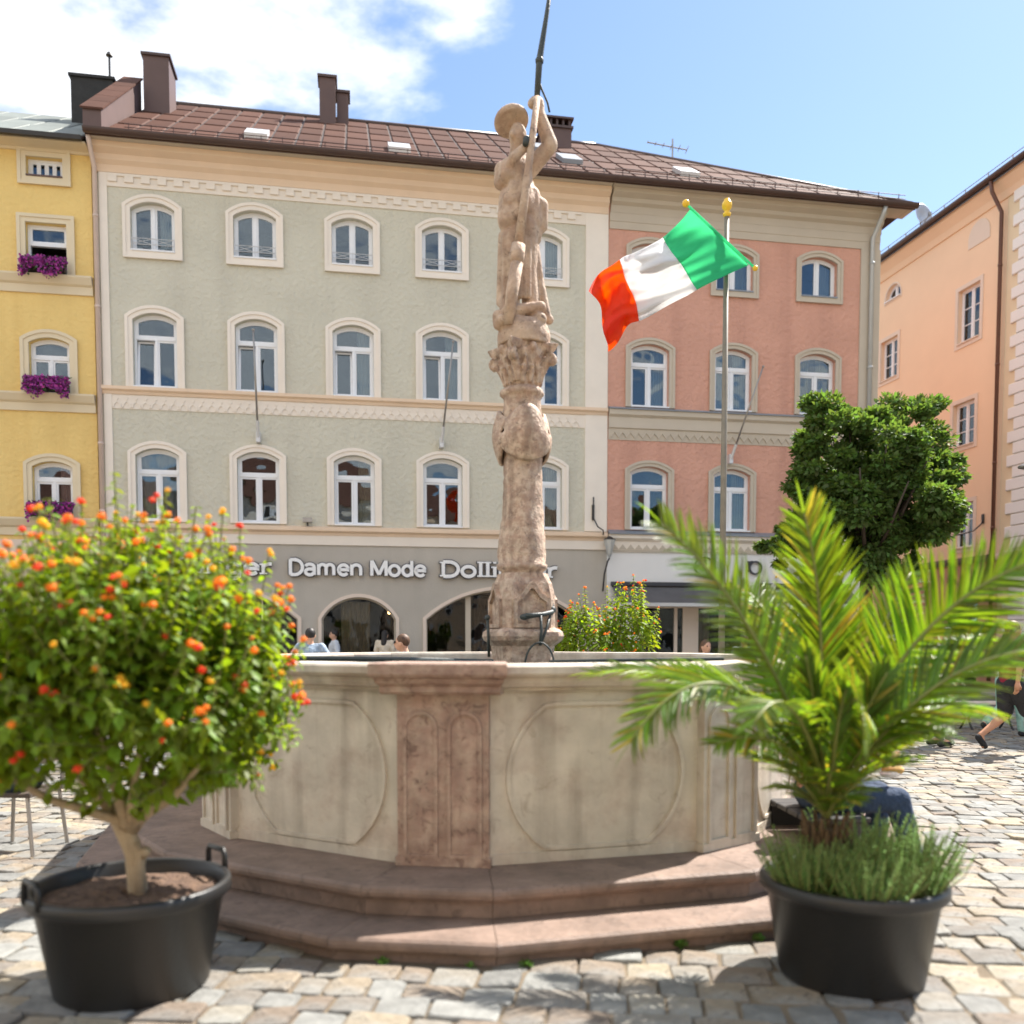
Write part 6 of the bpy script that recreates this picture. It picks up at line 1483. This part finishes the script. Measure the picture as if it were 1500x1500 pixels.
    if glasses:
        gm = MB()
        for sd_ in (-1, 1): gm.box(*sum([[J['head'].x+.032*sd_*s-.024*s, J['head'].x+.032*sd_*s+.024*s]], []), J['head'].y+.098*s, J['head'].y+.104*s, J['head'].z-.008*s, J['head'].z+.028*s)
        gm.box(J['head'].x-.08*s, J['head'].x+.08*s, J['head'].y+.094*s, J['head'].y+.099*s, J['head'].z+.015*s, J['head'].z+.021*s)
        gm.obj('sunglasses', CL['black'], root)
    return root, J
def gx(px, Y): return (px-750)/1300*Y
person('person in a light blue shirt seen from behind, just left of the arched shop window', gx(455,15.0), 15.0, 95, 'light_blue', 'dark_denim', 'dark', h=1.72, arms='hips')
person('person in pale blue standing at the left side of the arched shop window', *fw(-.50,-.45,0).xy, 200, 'pale', 'pale', 'dark', h=1.66, sleeves='long', z0=.09)
person('person in a cream top with dark hair at the right of the arched shop window', *fw(.74,-.6,0).xy, 80, 'cream', 'black', 'dark', h=1.66, sleeves='short', long_hair=True, z0=.09)
person('person in sunglasses and a dark top bending forward behind the fountain rim', gx(619,12.0), 12.0, 175, 'navy', 'denim', 'brown', h=1.66, glasses=True, lean=.42, arms='front')
person('person in a white top with a dark pattern sitting in front of the white shop', gx(1030,15.2), 15.2, -70, 'white', 'black', 'brown', pose='sit', seat_z=.62, h=1.70, long_hair=True)
person('person in a grey shirt standing behind the flagpole near the shop door', gx(1090,17.5), 17.5, 60, 'grey', 'dark_denim', 'brown', h=1.62, skin=SKIN2)
person('person in maroon shirt and black shorts walking right behind the palm', gx(1482,11.9), 11.9, 12, 'maroon', 'black', 'brown', pose='walk', h=1.78, skin=SKIN2, legs='short', arms='swing')
person('person in mint trousers walking just beyond the one in black shorts', gx(1476,13.9), 13.9, 20, 'white', 'mint', 'dark', pose='walk', h=1.64, arms='swing')
person('person in grey green trousers standing behind the palm fronds', gx(1386,12.75), 12.75, -170, 'khaki', 'khaki', 'grey', h=1.70)
sp_, J_ = person('person in blue jeans sitting behind the palm and holding a snack', 2.02, 5.75, 4, 'rose', 'denim', 'brown', pose='sit', h=1.74, skin=SKIN2, arms='front', lean=.10, shoes='black')
person('person in a white shirt and dark jeans on the chair at the left edge', -3.62, 6.45, 175, 'pale', 'dark_denim', 'brown', pose='sit', h=1.72, arms='front')
# chair under the left sitter
def chair(loc, rz, label, m='steel', wood='bark_dark', seat=.45):
    t = thing('chair', label, 'chair', loc, rz)
    MB().bevbox(-.21,.21,-.21,.21,seat-.03,seat,.006).obj('seat', M[wood], t)
    mb = MB(); mb.bevbox(-.2,.2,-.235,-.215,seat+.2,seat+.42,.0); mb.obj('backrest', M[wood], t)
    for sx_ in (-1, 1):
        for sy_ in (-1, 1): MB().tube([(.19*sx_,.18*sy_,seat-.03),(.21*sx_,.22*sy_,0)], .014, 8).obj('leg', M[m], t)
        MB().tube([(.19*sx_,-.20,seat-.03),(.19*sx_,-.23,seat+.43)], .014, 8).obj('back_post', M[m], t)
    return t
chair((-3.60,6.45,0), R(85), 'steel framed cafe chair with brown seat at the left edge')
chair((gx(1030,15.2),15.25,0), R(-160), 'bar height chair in front of the white shop', seat=.60)
t = thing('bench', 'low bench beside the fountain, mostly behind the palm', 'bench', (2.0, 5.78, 0), R(4+90-90))
for k in range(4): MB().bevbox(-.20,.20,-.35+k*.18,-.35+k*.18+.16,.41,.44,.006).obj('slat', M['dark_metal'], t)
for y_ in (-.28, .28): MB().box(-.2,.2,y_-.03,y_+.03,0,.399).obj('leg', M['dark_metal'], t)
sn = thing('snack', 'small golden bread roll in a paper napkin held by the seated person', 'food', at(1308, 1128, 5.8))
MB().sphere((0,0,0), (.075,.045,.035), 14, 9).obj('bread_roll', M['palm_dry'] if False else mat('bread', (.62,.36,.12), .7, .2, 20), sn, smooth=True)
MB().sphere((-.02,0,-.022), (.07,.055,.03), 10, 6).obj('napkin', CL['white'], sn)
hb_ = thing('shoulder_bag', 'dark bag standing on the cobbles beside the bench', 'bag', (1.98, 7.1, 0), .3)
mb = MB(); mb.bevbox(-.2,.2,-.12,.12,0,.42,.05); mb.obj('bag_body', CL['black'], hb_); MB().tube([(-.12,0,.42),(-.1,0,.58),(.1,0,.58),(.12,0,.42)], .014, 8).obj('bag_strap', CL['black'], hb_)
# pale slatted bench far right
bp = at(1412, 1050, 15.0)
t = thing('bench', 'pale bench with curled dark iron legs on the sunny square', 'bench', (bp.x, 15.0, 0), R(3))
for k in range(3): MB().box(-.95,.95,-.2+k*.14,-.2+k*.14+.12,.44,.475).obj('slat', M['plaster_pale'], t)
for x_ in (-.75, 0.05, .75):
    mb = MB(); mb.tube([(x_,-.18,.44),(x_,-.15,.3),(x_,-.05,.2),(x_,-.12,.08),(x_,-.2,0)], .018, 6); mb.tube([(x_,.18,.44),(x_,.15,.3),(x_,.05,.2),(x_,.12,.08),(x_,.2,0)], .018, 6); mb.obj('leg', M['dark_metal'], t)
